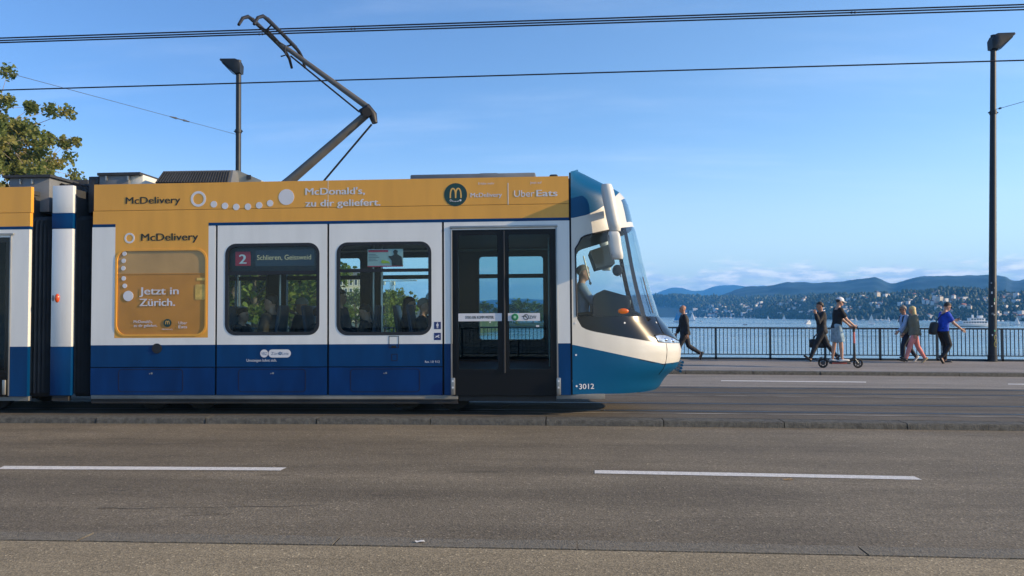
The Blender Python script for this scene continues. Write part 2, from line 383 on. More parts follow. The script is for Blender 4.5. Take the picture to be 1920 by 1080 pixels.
# small litter and patches on the near lane
lit = [(787, 1017, 'pale'), (1477, 900, 'leaf'), (345, 917, 'dark'), (540, 932, 'dark')]
leaf_pale = mat('litter_pale', (0.7, 0.68, 0.62), 0.8); leaf_brown = mat('litter_leaf', (0.42, 0.25, 0.09), 0.8)
for u, v, k in lit[:2]:
    dz = NZ if v > 1000 else 0
    p = gnd(u, v, dz); mb = MB(); nseg = 9
    vs = [(0, 0, .008)] + [(0.032 * math.cos(a) * (1.6 if k == 'leaf' else 1), .018 * math.sin(a), .004 + .008 * math.sin(3 * a) ** 2) for a in [2 * math.pi * i / nseg for i in range(nseg)]]
    mb.add(vs, [[0, i + 1, (i + 1) % nseg + 1] for i in range(nseg)])
    o = mb.build('fallen_leaf' if k == 'leaf' else 'paper_scrap', leaf_brown if k == 'leaf' else leaf_pale); o.location = (p.x, p.y, zg(p.x) + dz)
    tag(o, 'small dry brown leaf lying beside the white lane line' if k == 'leaf' else 'tiny white paper scrap lying on the near kerb stone', 'leaf' if k == 'leaf' else 'litter')

# ------------------------------------------------------------------ lake and hills
def water():
    m = bpy.data.materials.new('lake_water'); m.use_nodes = True; nt = m.node_tree; N = nt.nodes; L = nt.links; b = N['Principled BSDF']
    b.inputs['Base Color'].default_value = (0.13, 0.25, 0.33, 1); b.inputs['Roughness'].default_value = 0.25; b.inputs['IOR'].default_value = 1.33
    tc = N.new('ShaderNodeTexCoord'); prev = None
    for sc, st, stg, dist in ((0.22, (0.7, 1.6, 1), 0.20, 0.3), (1.1, (0.8, 1.8, 1), 0.22, 0.06), (0.02, (1, 3, 1), 0.15, 1.0)):
        mp = N.new('ShaderNodeMapping'); mp.inputs['Scale'].default_value = st; L.new(tc.outputs['Object'], mp.inputs[0])
        n = N.new('ShaderNodeTexNoise'); n.inputs['Scale'].default_value = sc; n.inputs['Detail'].default_value = 5; L.new(mp.outputs[0], n.inputs['Vector'])
        bp = N.new('ShaderNodeBump'); bp.inputs['Strength'].default_value = stg; bp.inputs['Distance'].default_value = dist
        L.new(n.outputs[0], bp.inputs['Height'])
        if prev: L.new(prev, bp.inputs['Normal'])
        prev = bp.outputs[0]
    L.new(prev, b.inputs['Normal'])
    mp = N.new('ShaderNodeMapping'); mp.inputs['Scale'].default_value = (0.008, 0.05, 1); L.new(tc.outputs['Object'], mp.inputs[0])
    n = N.new('ShaderNodeTexNoise'); n.inputs['Scale'].default_value = 1.0; n.inputs['Detail'].default_value = 6; L.new(mp.outputs[0], n.inputs['Vector'])
    mr = N.new('ShaderNodeMapRange'); L.new(n.outputs[0], mr.inputs[0]); mr.inputs[1].default_value = .35; mr.inputs[2].default_value = .65; mr.inputs[3].default_value = .06; mr.inputs[4].default_value = .28
    L.new(mr.outputs[0], b.inputs['Roughness']); return m
mb = MB(); mb.add([(-9000, -9000, LAKE), (9000, -9000, LAKE), (9000, 9000, LAKE), (-9000, 9000, LAKE)], [[0, 1, 2, 3]])
tag(mb.build('lake_water', water(), smooth=0, recalc=False), kind='structure')

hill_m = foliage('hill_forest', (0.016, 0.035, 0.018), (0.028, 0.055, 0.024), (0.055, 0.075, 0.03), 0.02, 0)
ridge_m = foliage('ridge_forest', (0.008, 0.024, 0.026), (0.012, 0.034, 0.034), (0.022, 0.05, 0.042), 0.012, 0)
def fbm(x, y, o=5):
    s = 0; a = 1; 
    for i in range(o): s += a * noise.noise(Vector((x * 2 ** i, y * 2 ** i, 3.1 * i))); a *= .52
    return s
class Hill:
    def __init__(s, name, us, top, dtop, shore_v, m, du=6, rows=26, amp=6.0, freq=0.012, dfoot=None, pw=1.0, back=0.5):
        s.top = top; s.dtop = dtop; s.shore = shore_v; s.dfoot = dfoot; s.amp = amp; s.freq = freq; s.pw = pw
        u0, u1 = us; n = int((u1 - u0) / du) + 1; vs = []; fs = []; r2 = int(rows * .35)
        for i in range(n):
            u = u0 + du * i
            for j in range(rows + r2 + 1):
                vs.append(s.at(u, j / rows))
        w = rows + r2 + 1
        for i in range(n - 1):
            for j in range(w - 1): fs.append([i * w + j, (i + 1) * w + j, (i + 1) * w + j + 1, i * w + j + 1])
        o = MB().add(vs, fs).build(name, m, recalc=False, smooth=60); tag(o, kind='structure'); s.o = o
    def at(s, u, t):
        dt = pl(s.dtop, u) if isinstance(s.dtop, list) else s.dtop
        d = ray(u, HOR); hd = Vector((d.x, d.y)).normalized()
        if s.dfoot: df = s.dfoot
        else:
            q = ray(u, pl(s.shore, u)); df = math.hypot(q.x, q.y) * (LAKE - EYE) / q.z
        q = ray(u, pl(s.top, u)); zt = EYE + q.z / math.hypot(q.x, q.y) * dt
        if t <= 1:
            dd = lerp(df, dt, t); h = math.sin(t * math.pi / 2) ** s.pw * (1 - .15 * math.sin(t * math.pi) * 0); z = lerp(LAKE - 1.0, zt, h)
            # keep slope visible: height follows the sight line so that no part hides behind the lower one
        else:
            dd = dt + (t - 1) * (dt - df); z = lerp(zt, LAKE - 3, min(1, (t - 1) / .35) ** 1.3)
        p = CP.xy + hd * dd
        nz = fbm(p.x * s.freq, p.y * s.freq) * s.amp * min(1, t * 3)
        return Vector((p.x, p.y, z + nz))
A = [(200, 566), (500, 560), (730, 566), (800, 562), (900, 566), (950, 560), (1040, 562), (1150, 556), (1228, 552), (1245, 546), (1262, 540.5), (1280, 541), (1300, 547), (1320, 545.5), (1335, 539), (1355, 536.5), (1375, 535.5), (1395, 537.5), (1410, 538.5), (1430, 536), (1445, 538), (1700, 545)]
B = [(200, 585), (900, 578), (1180, 572), (1335, 562), (1360, 553.5), (1380, 547), (1400, 541), (1440, 538), (1462, 533.5), (1480, 532), (1505, 533.5), (1530, 533.5), (1560, 530.5), (1588, 529), (1610, 525), (1640, 523.5), (1652, 526), (1668, 534.5), (1682, 535), (1700, 528), (1722, 522), (1760, 520), (1850, 519.5), (1888, 521), (1897, 527), (1912, 528), (1925, 526), (2100, 522), (2500, 530)]
Cc = [(200, 583), (700, 580), (1000, 575), (1228, 557.5), (1250, 557), (1300, 559.5), (1400, 561), (1520, 560), (1650, 563), (1800, 566), (2300, 570)]
Dd = [(1400, 590), (1440, 574), (1480, 566), (1540, 560), (1600, 556), (1660, 555), (1720, 553), (1770, 547), (1790, 546), (1830, 550), (1880, 556), (1905, 558), (1960, 552), (2300, 545)]
shoreC = [(200, 594), (1228, 594), (1440, 597), (1600, 599), (1900, 601), (2300, 604)]
shoreD = [(1380, 596.5), (1440, 597.5), (1560, 599.0), (1700, 600.5), (1900, 602), (2300, 605)]
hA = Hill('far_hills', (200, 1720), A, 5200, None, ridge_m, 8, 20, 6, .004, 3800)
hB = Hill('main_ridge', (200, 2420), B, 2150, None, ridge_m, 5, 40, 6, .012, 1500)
hC = Hill('wooded_hill', (200, 2300), Cc, 1900, shoreC, hill_m, 5, 36, 5, .02)
hD = Hill('lake_hillside', (1390, 2300), Dd, [(1390, 1350), (1560, 1150), (1900, 1000), (2300, 950)], shoreD, hill_m, 5, 36, 3.0, .03)
# woods on the slopes: far too many crowns to count
ICO = None
def ico(sub=1):
    bm = bmesh.new(); bmesh.ops.create_icosphere(bm, subdivisions=sub, radius=1.0); bm.verts.index_update()
    r = ([q.co.copy() for q in bm.verts], [[q.index for q in f.verts] for f in bm.faces]); bm.free(); return r
IV, IF = ico(2)
IV1, IF1 = ico(1)
def woods(name, hill, n, u0, u1, r0, r1, m, tmax=1.03, seed=1, dens=None, tall=1.3):
    rnd = random.Random(seed); vs = []; fs = []
    for _ in range(n):
        u = rnd.uniform(u0, u1); t = rnd.uniform(0.004, 1) ** 1.0 * tmax; p = hill.at(u, t)
        if dens and noise.noise(Vector((p.x * .012, p.y * .012, seed))) + rnd.uniform(-.35, .35) < dens: continue
        r = rnd.uniform(r0, r1); hh = r * tall * rnd.uniform(.8, 1.5); k = len(vs); sd = rnd.uniform(0, 99)
        for q in IV1:
            j = 1 + .35 * noise.noise(q * 1.7 + Vector((sd, 0, 0))); vs.append((p.x + q.x * r * j, p.y + q.y * r * j, p.z + hh * .7 + q.z * hh * j))
        fs += [[i + k for i in f] for f in IF1]
    me = bpy.data.meshes.new(name); me.from_pydata(vs, [], fs); me.materials.append(m); me.polygons.foreach_set('use_smooth', [True] * len(fs))
    o = link(name, me); tag(o, kind='stuff'); return o
wood_m = foliage('crowns_far', (0.014, 0.032, 0.014), (0.03, 0.055, 0.02), (0.07, 0.085, 0.03), 0.045, 0)
woods('hillside_woods', hD, 9500, 1395, 2050, 1.0, 2.3, wood_m, seed=2, dens=-.22)
woods('shore_woods', hC, 5200, 1180, 1620, 1.7, 3.4, wood_m, seed=5, dens=-.2)

# ------------------------------------------------------------------ houses on the far slopes
wallw = mat('far_house_wall', (0.72, 0.70, 0.66), 0.8); wallc = mat('far_house_cream', (0.62, 0.55, 0.42), 0.8); wallp = mat('far_house_pink', (0.55, 0.38, 0.30), 0.8)
roofb = mat('far_roof_brown', (0.16, 0.085, 0.06), 0.9); roofg = mat('far_roof_grey', (0.12, 0.12, 0.125), 0.9); roofr = mat('far_roof_red', (0.30, 0.11, 0.065), 0.9)
winm = mat('far_window', (0.05, 0.06, 0.08), 0.3)
def house_mesh(w, d, h, rh, mats, hip=0):
    mb = MB(); mb.box2((-w / 2, -d / 2, -2.5), (w / 2, d / 2, h), 0)
    e = .5
    if rh > 0.4:
        a = [(-w / 2 - e, -d / 2 - e, h), (w / 2 + e, -d / 2 - e, h), (w / 2 + e, d / 2 + e, h), (-w / 2 - e, d / 2 + e, h), (-w / 2 - e + hip, 0, h + rh), (w / 2 + e - hip, 0, h + rh)]
        mb.add([(x, y, z + .01) for x, y, z in a], [[0, 1, 5, 4], [2, 3, 4, 5], [1, 2, 5], [3, 0, 4], [0, 3, 2, 1]], 1)
    else: mb.box2((-w / 2 - .2, -d / 2 - .2, h), (w / 2 + .2, d / 2 + .2, h + .35), 1)
    nfl = max(1, int(h / 2.6)); nw = max(2, int(w / 2.6))
    for fl in range(nfl):
        for k in range(nw):
            x = -w / 2 + w * (k + .5) / nw; z = h * (fl + .5) / nfl
            mb.box2((x - .5, -d / 2 - .03, z - .6), (x + .5, -d / 2 + .05, z + .6), 2)
            mb.box2((x - .5, d / 2 - .05, z - .6), (x + .5, d / 2 + .03, z + .6), 2)
        for k in (-.25, .25): mb.box2((w / 2 - .05, d * k - .5, h * (fl + .5) / nfl - .6), (w / 2 + .03, d * k + .5, h * (fl + .5) / nfl + .6), 2)
    o = mb.build('hillside_house', [mats[0], mats[1], winm], smooth=0); me = o.data; bpy.data.objects.remove(o); return me
HV = [(house_mesh(9, 7, 5, 2.6, (wallw, roofb)), 'small white gabled house with a brown roof among trees'), (house_mesh(12, 8, 6, 2.8, (wallw, roofg), 2), 'white house with a grey hipped roof among trees'),
      (house_mesh(14, 8, 7, 0, (wallw, roofg)), 'white flat roofed apartment block among trees'), (house_mesh(10, 8, 6, 3, (wallc, roofr)), 'cream house with a red roof among trees'),
      (house_mesh(20, 9, 8, 0, (wallw, roofg)), 'long white flat roofed block among trees'), (house_mesh(9, 8, 7, 3, (wallp, roofb), 2), 'pinkish house with a brown roof among trees'), (house_mesh(16, 9, 8.5, 3.5, (wallc, roofg), 3), 'large cream house with a grey roof among trees')]
def houses(hill, n, u0, u1, t0, t1, where, group, sc, seed, lift, clump=0.0):
    rnd = random.Random(seed); k = 0; tries = 0
    while k < n and tries < 20000:
        tries += 1; u = rnd.uniform(u0, u1); t = t0 + (t1 - t0) * rnd.random() ** 1.15; p = hill.at(u, t)
        if clump and noise.noise(Vector((p.x * .02, p.y * .02, 8))) + rnd.uniform(-.25, .25) < -clump + .0: continue
        me, lab = HV[rnd.choices(range(7), (6, 5, 5, 1.6, 3, .8, 1.5))[0]]
        o = link('hillside_house', me); s = sc * rnd.uniform(.75, 1.15); o.scale = (s, s, s * rnd.uniform(.9, 1.15)); o.location = (p.x, p.y, p.z + lift * rnd.uniform(.5, 1.2))
        o.rotation_euler = (0, 0, R(rnd.uniform(10, 72))); tag(o, lab.replace('among trees', where), 'house', group); k += 1
houses(hD, 185, 1455, 1985, 0.02, 0.66, 'on the lake hillside at right', 'houses on the lake hillside', 0.40, 4, 2.5, .05)
houses(hC, 105, 1215, 1470, 0.01, 0.30, 'in the far lakeside town', 'houses in the far lakeside town', 0.48, 6, 3.6)
# ------------------------------------------------------------------ boats
sail_m = mat('sail_cloth', (0.80, 0.78, 0.74), 0.7); sailb = mat('sail_blue', (0.03, 0.25, 0.50), 0.6); hull_w = mat('hull_white', (0.78, 0.78, 0.77), 0.35); hull_d = mat('hull_dark', (0.04, 0.05, 0.07), 0.4)
mast_m = mat('mast', (0.5, 0.5, 0.5), 0.4, 0.6)
def hull_rings(L, B, H, n=9):
    rings = []
    for i in range(n):
        t = i / (n - 1); x = -L / 2 + L * t; w = B / 2 * (1 - max(0, (t - .35) / .65) ** 2.2) * (0.75 + .25 * min(1, t * 4)) + .01; sh = H * (1 + .25 * t * t)
        rings.append([(x, -w, sh), (x, -w * .85, sh * .4), (x, -w * .3, -.15), (x, w * .3, -.15), (x, w * .85, sh * .4), (x, w, sh)])
    return rings
def sail_tri(pts, belly):
    """curved sail of some thickness from tack, clew, head"""
    n = 6; rows = []; a, b, c = [Vector(p) for p in pts]
    for i in range(n + 1):
        t = i / n; p = a.lerp(c, t); q = b.lerp(c, t); r = []
        for j in range(n + 1):
            s_ = j / n; x = p.lerp(q, s_); x.y += belly * math.sin(math.pi * s_) * (1 - t); r.append(x)
        rows.append(r)
    vs = [x for r in rows for x in r] + [x + Vector((0, .04, 0)) for r in rows for x in r]; fs = []; w = n + 1; o = w * w
    for i in range(n):
        for j in range(n): fs += [[i * w + j, i * w + j + 1, (i + 1) * w + j + 1, (i + 1) * w + j], [o + i * w + j, o + (i + 1) * w + j, o + (i + 1) * w + j + 1, o + i * w + j + 1]]
    return vs, fs
def sailboat(u, v, hpx, label, sm=None, flip=1, heel=0, group='sailing boats on the lake'):
    p = gnd_lake(u, v); D = math.hypot(p.x, p.y); H = hpx / FPX * D; L = H * .72; r = empty('sailboat', (p.x, p.y, LAKE), (R(heel), 0, R(-15 if flip > 0 else 165)), label, 'sailboat', group)
    MB().loft(hull_rings(L, L * .3, H * .075)).build('hull', hull_w, r)
    MB().tube([(L * .08, 0, 0), (L * .08, 0, H)], H * .008, 6).build('mast', mast_m, r)
    vs, fs = sail_tri([(L * .06, 0, H * .12), (-L * .42, -.1, H * .12), (L * .07, 0, H * .98)], L * .07); MB().add(vs, fs).build('mainsail', sm or sail_m, r)
    vs, fs = sail_tri([(L * .45, 0, H * .09), (L * .02, -.1, H * .12), (L * .09, 0, H * .82)], L * .06); MB().add(vs, fs).build('jib', sm or sail_m, r)
def gnd_lake(u, v):
    d = ray(u, v); return CP + d * ((LAKE - EYE) / d.z)
sailboat(1270, 603.5, 21, 'sailing boat with bright blue sails beside the bald man', sailb)
sailboat(1298.5, 601.5, 17, 'white narrow sailing boat just right of the bald man', None, -1, 8)
sailboat(1349, 600.5, 9, 'tiny white sailing boat near the far town, left of the fence middle', None, 1)
sailboat(1395, 598.6, 7, 'smallest white sailboat close in front of the far moored boats')
sailboat(1440, 599.8, 8, 'tiny white sailing boat below the dark wooded slope', None, -1)
sailboat(1470, 600.6, 10, 'white sailing boat left of the bright excursion boat', None, 1)
sailboat(1605, 602.6, 8, 'little white sailing boat just right of the scooter rider', None, -1)
sailboat(1633.5, 608, 18, 'tall white sailing boat right of the scooter handlebar', None, 1, 6)
sailboat(1666, 603.5, 9, 'small white sailing boat left of the grey haired walker', None, -1)
sailboat(1907, 609, 14, 'white sailing boat right of the tall lamp post', None, -1, -4)
def motorboat(u, v, Lpx, label, hm, group=None, person=False):
    p = gnd_lake(u, v); D = math.hypot(p.x, p.y); L = Lpx / FPX * D; r = empty('motor_boat', (p.x, p.y, LAKE), (0, 0, R(random.uniform(-20, 20))), label, 'motorboat', group)
    MB().loft(hull_rings(L, L * .32, L * .13)).build('hull', hm, r)
    MB().box((-.02 * L, 0, L * .2), (L * .3, L * .24, L * .14), bevel=L * .03).box((.1 * L, 0, L * .28), (L * .02, L * .2, L * .08)).build('cabin', hull_w if hm is hull_d else hull_d, r)
motorboat(1314, 603.6, 6, 'small pale motorboat alone on the water', hull_w)
motorboat(1397, 609.5, 8, 'small dark motorboat just above the fence rail', hull_d)
moor_me = MB().loft(hull_rings(7, 2.2, 1.0)).box((-.5, 0, 1.3), (2.6, 1.5, .9), bevel=.2).tube([(.6, 0, 1), (.6, 0, 7.5)], .12, 6).build('moored_boat', hull_w)
mm = moor_me.data; bpy.data.objects.remove(moor_me); rnd = random.Random(12)
for u in [1303, 1312, 1322, 1331, 1338, 1347, 1356, 1362, 1369, 1377, 1384, 1391, 1400, 1407, 1414, 1422, 1588, 1597, 1618, 1643, 1652, 1660, 1676, 1684, 1733, 1741, 1750, 1786, 1798, 1872, 1880, 1890]:
    p = gnd_lake(u, pl(shoreD if u > 1450 else shoreC, u) + rnd.uniform(.35, .7)); o = link('moored_boat', mm); D = math.hypot(p.x, p.y); s = D / 1700 * rnd.uniform(.8, 1.3)
    o.location = (p.x, p.y, LAKE); o.rotation_euler = (0, 0, rnd.uniform(-.6, .6)); o.scale = (s, s, s); tag(o, 'white boat moored in the row along the far shore', 'moored boat', 'boats moored along the far shore')
ship_win = mat('ship_window', (0.06, 0.08, 0.10), 0.2)
def ferry(u, v, Lpx, hpx, label, rz=0):
    p = gnd_lake(u, v); D = math.hypot(p.x, p.y); L = Lpx / FPX * D; k = L / 20; r = empty('passenger_ship', (p.x, p.y, LAKE), (0, 0, R(rz)), label, 'passenger ship', None)
    MB().loft(hull_rings(20 * k, 5 * k, 1.5 * k, 12)).build('hull', hull_w, r)
    q = MB()
    q.box((-1.2 * k, 0, 2.35 * k), (14 * k, 4 * k, 1.5 * k), bevel=.1 * k).box((-.5 * k, 0, 3.2 * k), (16 * k, 4.6 * k, .18 * k)); q.build('lower_deck', hull_w, r)
    q = MB(); q.box((.5 * k, 0, 4.1 * k), (8.5 * k, 3.4 * k, 1.5 * k), bevel=.1 * k).box((.6 * k, 0, 4.95 * k), (10 * k, 4 * k, .16 * k)); q.build('upper_deck', hull_w, r)
    q = MB(); q.box((2.6 * k, 0, 5.7 * k), (2.4 * k, 2.4 * k, 1.3 * k), bevel=.15 * k); q.build('wheelhouse', hull_w, r)
    q = MB()
    for i in range(9): q.box((-7.2 * k + i * 1.5 * k, 0, 2.45 * k), (1.1 * k, 4.06 * k, .8 * k))
    for i in range(5): q.box((-2.6 * k + i * 1.5 * k, 0, 4.2 * k), (1.1 * k, 3.46 * k, .75 * k))
    q.box((2.7 * k, 0, 5.85 * k), (2.45 * k, 2.2 * k, .5 * k)); q.build('window_band', ship_win, r)
    MB().tube([(1.2 * k, 0, 6 * k), (1.2 * k, 0, 9.3 * k)], .09 * k, 6).tube([(-8 * k, 0, 3 * k), (-8 * k, 0, 5.2 * k)], .06 * k, 6).build('mast', mast_m, r)
    MB().tube([(-1.6 * k, 0, 5 * k), (-1.7 * k, 0, 6.8 * k)], [.55 * k, .5 * k], 12).build('funnel', hull_w, r)
ferry(1515, 608, 22, 14, 'bright white excursion boat left of the man carrying a bag', 48)
ferry(1829, 612.5, 56, 20, 'long white two deck passenger ship left of the lamp post', 2)
# ------------------------------------------------------------------ railing, lamps, wires
rail_g = mat('railing_paint', (0.012, 0.026, 0.042), 0.45, 0.2, var=0.15)
pole_m = mat('lamp_pole_paint', (0.016, 0.020, 0.025), 0.5, 0.2, var=0.2, vscale=5)
lampglass = mat('lamp_lens', (0.05, 0.055, 0.06), 0.3)
def railing(name, y, pxs, zofs, label, H=0.97):
    r = empty(name, (0, y, 0), label=label, cat='railing')
    xs = pxs; t = MB(); b = MB(); n = len(xs)
    pts = [(x, 0, zg(x) + zofs + H - .02) for x in xs]
    for a, c in zip(pts, pts[1:]):
        for zz, hh, w, q in ((0, .045, .06, t), (-.93, .085, .06, b)):
            A_ = Vector(a) + Vector((0, 0, zz)); B_ = Vector(c) + Vector((0, 0, zz))
            q.add([A_ + Vector((0, sy * w, sz * hh)) for sy in (-.5, .5) for sz in (-.5, .5)] + [B_ + Vector((0, sy * w, sz * hh)) for sy in (-.5, .5) for sz in (-.5, .5)],
                  [[0, 4, 5, 1], [2, 3, 7, 6], [1, 5, 7, 3], [0, 2, 6, 4], [0, 1, 3, 2], [4, 6, 7, 5]])
    t.build('top_rail', rail_g, r, smooth=0); b.build('base_beam', rail_g, r, smooth=0)
    for x in xs:
        z = zg(x) + zofs; MB().box2((x - .028, -.03, z), (x + .028, .03, z + H - .03)).box((x, 0, z + .16), (.16, .05, .03)).build('post', rail_g, r, smooth=0)
    for a, c in zip(xs, xs[1:]):
        q = MB(); nb = max(4, round((c - a) / .118)); za = zg(a) + zofs; zc = zg(c) + zofs
        q.add([(a, sy * .02, za + .14 + sz) for sy in (-1, 1) for sz in (0, .03)] + [(c, sy * .02, zc + .14 + sz) for sy in (-1, 1) for sz in (0, .03)], [[0, 4, 5, 1], [2, 3, 7, 6], [1, 5, 7, 3], [0, 2, 6, 4]])
        for i in range(1, nb):
            x = lerp(a, c, i / nb); z = lerp(za, zc, i / nb); q.box2((x - .0085, -.012, z + .15), (x + .0085, .012, z + H - .04))
        q.build('bar_panel', rail_g, r, smooth=0)
posts = [aty(u, 640, yFE).x for u in (1239, 1342, 1444, 1547, 1650, 1757, 1879)]
sp = posts[1] - posts[0]
posts = [posts[0] - sp * k for k in range(12, 0, -1)] + posts + [posts[-1] + sp * k for k in range(1, 7)]
railing('bridge_railing', yFE, posts, FZ, 'dark blue grey steel bar railing along the lake side of the bridge')
railing('bridge_railing', -2.7, [-14 + 1.8 * k for k in range(16)], NZ, 'steel bar railing along the pavement behind the viewer')
def street_lamp(u_base, y, u_top, v_top, head, label, rb, rt, stickers=False):
    p = aty(u_base, 640, y); z0 = zg(p.x) + FZ; q = aty(u_top, v_top, y); H = q.z - z0; lean = q.x - p.x
    r = empty('street_lamp', (p.x, y, z0), label=label, cat='street lamp', group='street lamps along the railing')
    def at(t): return Vector((lean * t, 0, H * t))
    mb = MB(); mb.tube([at(0), at(.02), at(.021), at(.24), at(.242), at(1)], [rb * 1.12, rb * 1.12, rb, rb * .93, rb * .88, rt], 16); mb.build('pole', pole_m, r)
    # head: flat wedge rising from the pole, tapering to a lip
    s = head; L = 0.54; prof = [(-.10, -.55), (-.11, -.22), (-.04, -.04), (.06, .02), (L, .03), (L + .02, -.03), (.14, -.50), (.06, -.60)]
    rings = []
    for k, (yy, sc) in enumerate(((-.17, .55), (-.14, .9), (0, 1), (.14, .9), (.17, .55))):
        rings.append([(at(1).x + s * (x if sc > .6 else x * .9 + .03), yy, H + z * sc + (.0 if sc > .6 else -.03)) for x, z in [(a_, b_ * .84) for a_, b_ in prof]])
    MB().loft(rings).build('lamp_head', pole_m, r)
    a, b = Vector((at(1).x + s * .16, 0, H - .425)), Vector((at(1).x + s * .50, 0, H - .085)); d = (b - a); nrm = Vector((d.z * s, 0, -abs(d.x))).normalized() * .012
    nrm = Vector((abs(d.z) * s, 0, -abs(d.x))).normalized() * .015
    MB().add([a + nrm + Vector((0, -.1, 0)), b + nrm + Vector((0, -.1, 0)), b + nrm + Vector((0, .1, 0)), a + nrm + Vector((0, .1, 0)), a + Vector((0, -.1, 0)), b + Vector((0, -.1, 0)), b + Vector((0, .1, 0)), a + Vector((0, .1, 0))], [[0, 1, 2, 3], [4, 5, 6, 7], [0, 1, 5, 4], [1, 2, 6, 5], [2, 3, 7, 6], [3, 0, 4, 7]]).build('lens', lampglass, r, smooth=0)
    MB().tube([(at(.76).x - .14, 0, H * .76), (at(.76).x + .14, 0, H * .76)], .02, 8).tube([at(.755), at(.765)], rt * 1.35, 14).build('wire_clamp', pole_m, r)
    if stickers:
        cols = [mat('sticker_green', (0.03, 0.33, 0.22), .6), mat('sticker_white', (0.6, 0.6, 0.58), .7), mat('sticker_grey', (0.25, 0.27, 0.28), .7), mat('tag_yellow', (0.30, 0.28, 0.06), .6)]
        for du, v, w, h, c in ((3, 562, 5, 6, 0), (2, 569, 4, 4, 1), (-4, 549, 2.5, 4, 1), (-5, 531, 2, 3, 2), (1, 590, 4, 3, 2), (-3, 588, 3, 3, 2), (4, 600, 3, 5, 2), (-3, 628, 2, 3, 1), (2, 620, 4, 3, 0), (-4, 574, 2, 2, 1), (2, 540, 3, 3, 2)):
            c0 = aty(u_base + du, v, y); k = y / FPX; cx = c0.x - p.x; ang = max(-1, min(1, cx / rb)); hw = w * k / 2; hh = h * k / 2; zz = c0.z - z0; vs = []
            n = 5
            for i in range(n + 1):
                x = cx - hw + 2 * hw * i / n; yy = -math.sqrt(max(0, (rb * .97 + .006) ** 2 - x * x)); vs += [(x, yy, zz - hh), (x, yy, zz + hh)]
            MB().add(vs, [[2 * i, 2 * i + 2, 2 * i + 3, 2 * i + 1] for i in range(n)]).build('sticker', cols[c], r, smooth=60)
        # sprayed ring tags, yellow
        for v in (633, 645):
            c0 = aty(u_base + 3, v, y); k = y / FPX; pts = []
            for i in range(20):
                a_ = 2 * math.pi * i / 19 * (.85 if v > 640 else 1); x = c0.x - p.x + 3.4 * k * math.cos(a_) * .8; z = c0.z - z0 + 4.6 * k * math.sin(a_); yy = -math.sqrt(max(0, (rb * .97 + .004) ** 2 - min(x * x, rb * rb * .9))); pts.append((x, yy, z))
            MB().tube(pts, .010, 6).build('sprayed_tag', cols[3], r)
yLR = yFE - 0.15
street_lamp(1860, yLR, 1862.5, 66, 1, 'tall dark lamp post with stickers and tags at the right, head turned right', 0.115, 0.075, True)
street_lamp(446, aty(446, 300, yFE).y - .1, 447.5, 113, -1, 'slim lamp post rising behind the tram roof, head turned left', 0.098, 0.080)
wire_m = mat('wire_copper', (0.012, 0.012, 0.02), 0.6, 0.1); thin_m = mat('wire_steel', (0.10, 0.11, 0.13), 0.5, 0.4)
def wire(name, pts, r, m, label, cat, sag=0.0, extra=(), group=None):
    P = [Vector(p) for p in pts]; a = P[0]; out = []
    for p, q in zip(P, P[1:]):
        for i in range(12):
            t = i / 12; x = p.lerp(q, t); x.z -= sag * 4 * t * (1 - t); out.append(x)
    out.append(P[-1]); root = empty(name, a, label=label, cat=cat, group=group)
    MB().tube(out, r, 6).build('cable', m, root, org=a)
    for e, rr, L in extra:
        d = (P[-1] - P[0]).normalized(); e = Vector(e); MB().tube([e - d * L / 2, e - d * L * .2, e - d * L * .15, e + d * L * .15, e + d * L * .2, e + d * L / 2], [rr * .5, rr, rr * .5, rr * .5, rr, rr * .5], 8).build('clamp', m, root, org=a)
yw = TCY
def longw(v0, v1, y, r, lab, clamps=(), nm='overhead_wire'):
    A_ = aty(0, v0, y); B_ = aty(1920, v1, y); d = B_ - A_; ex = [(aty(u, lerp(v0, v1, u / 1920), y), .02, .10) for u in clamps]
    mid = aty(960, lerp(v0, v1, .5) + 6, y)
    wire(nm, [A_ - d * .5, A_, A_.lerp(B_, .2), A_.lerp(B_, .5), A_.lerp(B_, .8), B_, B_ + d * .5], r, wire_m, lab, 'overhead wire', extra=ex, group='overhead wires of the tram line')
longw(71.5, 8.5, yw - .12, .0115, 'top one of the three close black wires the pantograph touches')
longw(76.0, 13.0, yw, .0115, 'middle one of the three close black wires at the pantograph', (662, 1600))
longw(80.0, 18.0, yw + .12, .0115, 'lowest of the three close black wires at the pantograph', (489,))
longw(169, 113, TCY + 2.75, .0135, 'single black overhead wire below the three close ones')
yl = aty(446, 300, yFE).y - .1
pL = aty(443, 252, yl); q0 = aty(-40, 122, 15.0)
wire('span_wire', [pL, q0], .006, thin_m, 'thin grey span wire from the left lamp post with an insulator', 'span wire', 0, [(pL.lerp(q0, .30), .03, .8)], 'span wires')
pR = aty(1868, 205, yLR); q1 = aty(2100, 140, 14.0)
wire('span_wire', [pR, q1], .007, thin_m, 'short span wire running off to the right from the right lamp post', 'span wire', 0, [(pR.lerp(q1, .05), .03, .35)], 'span wires')

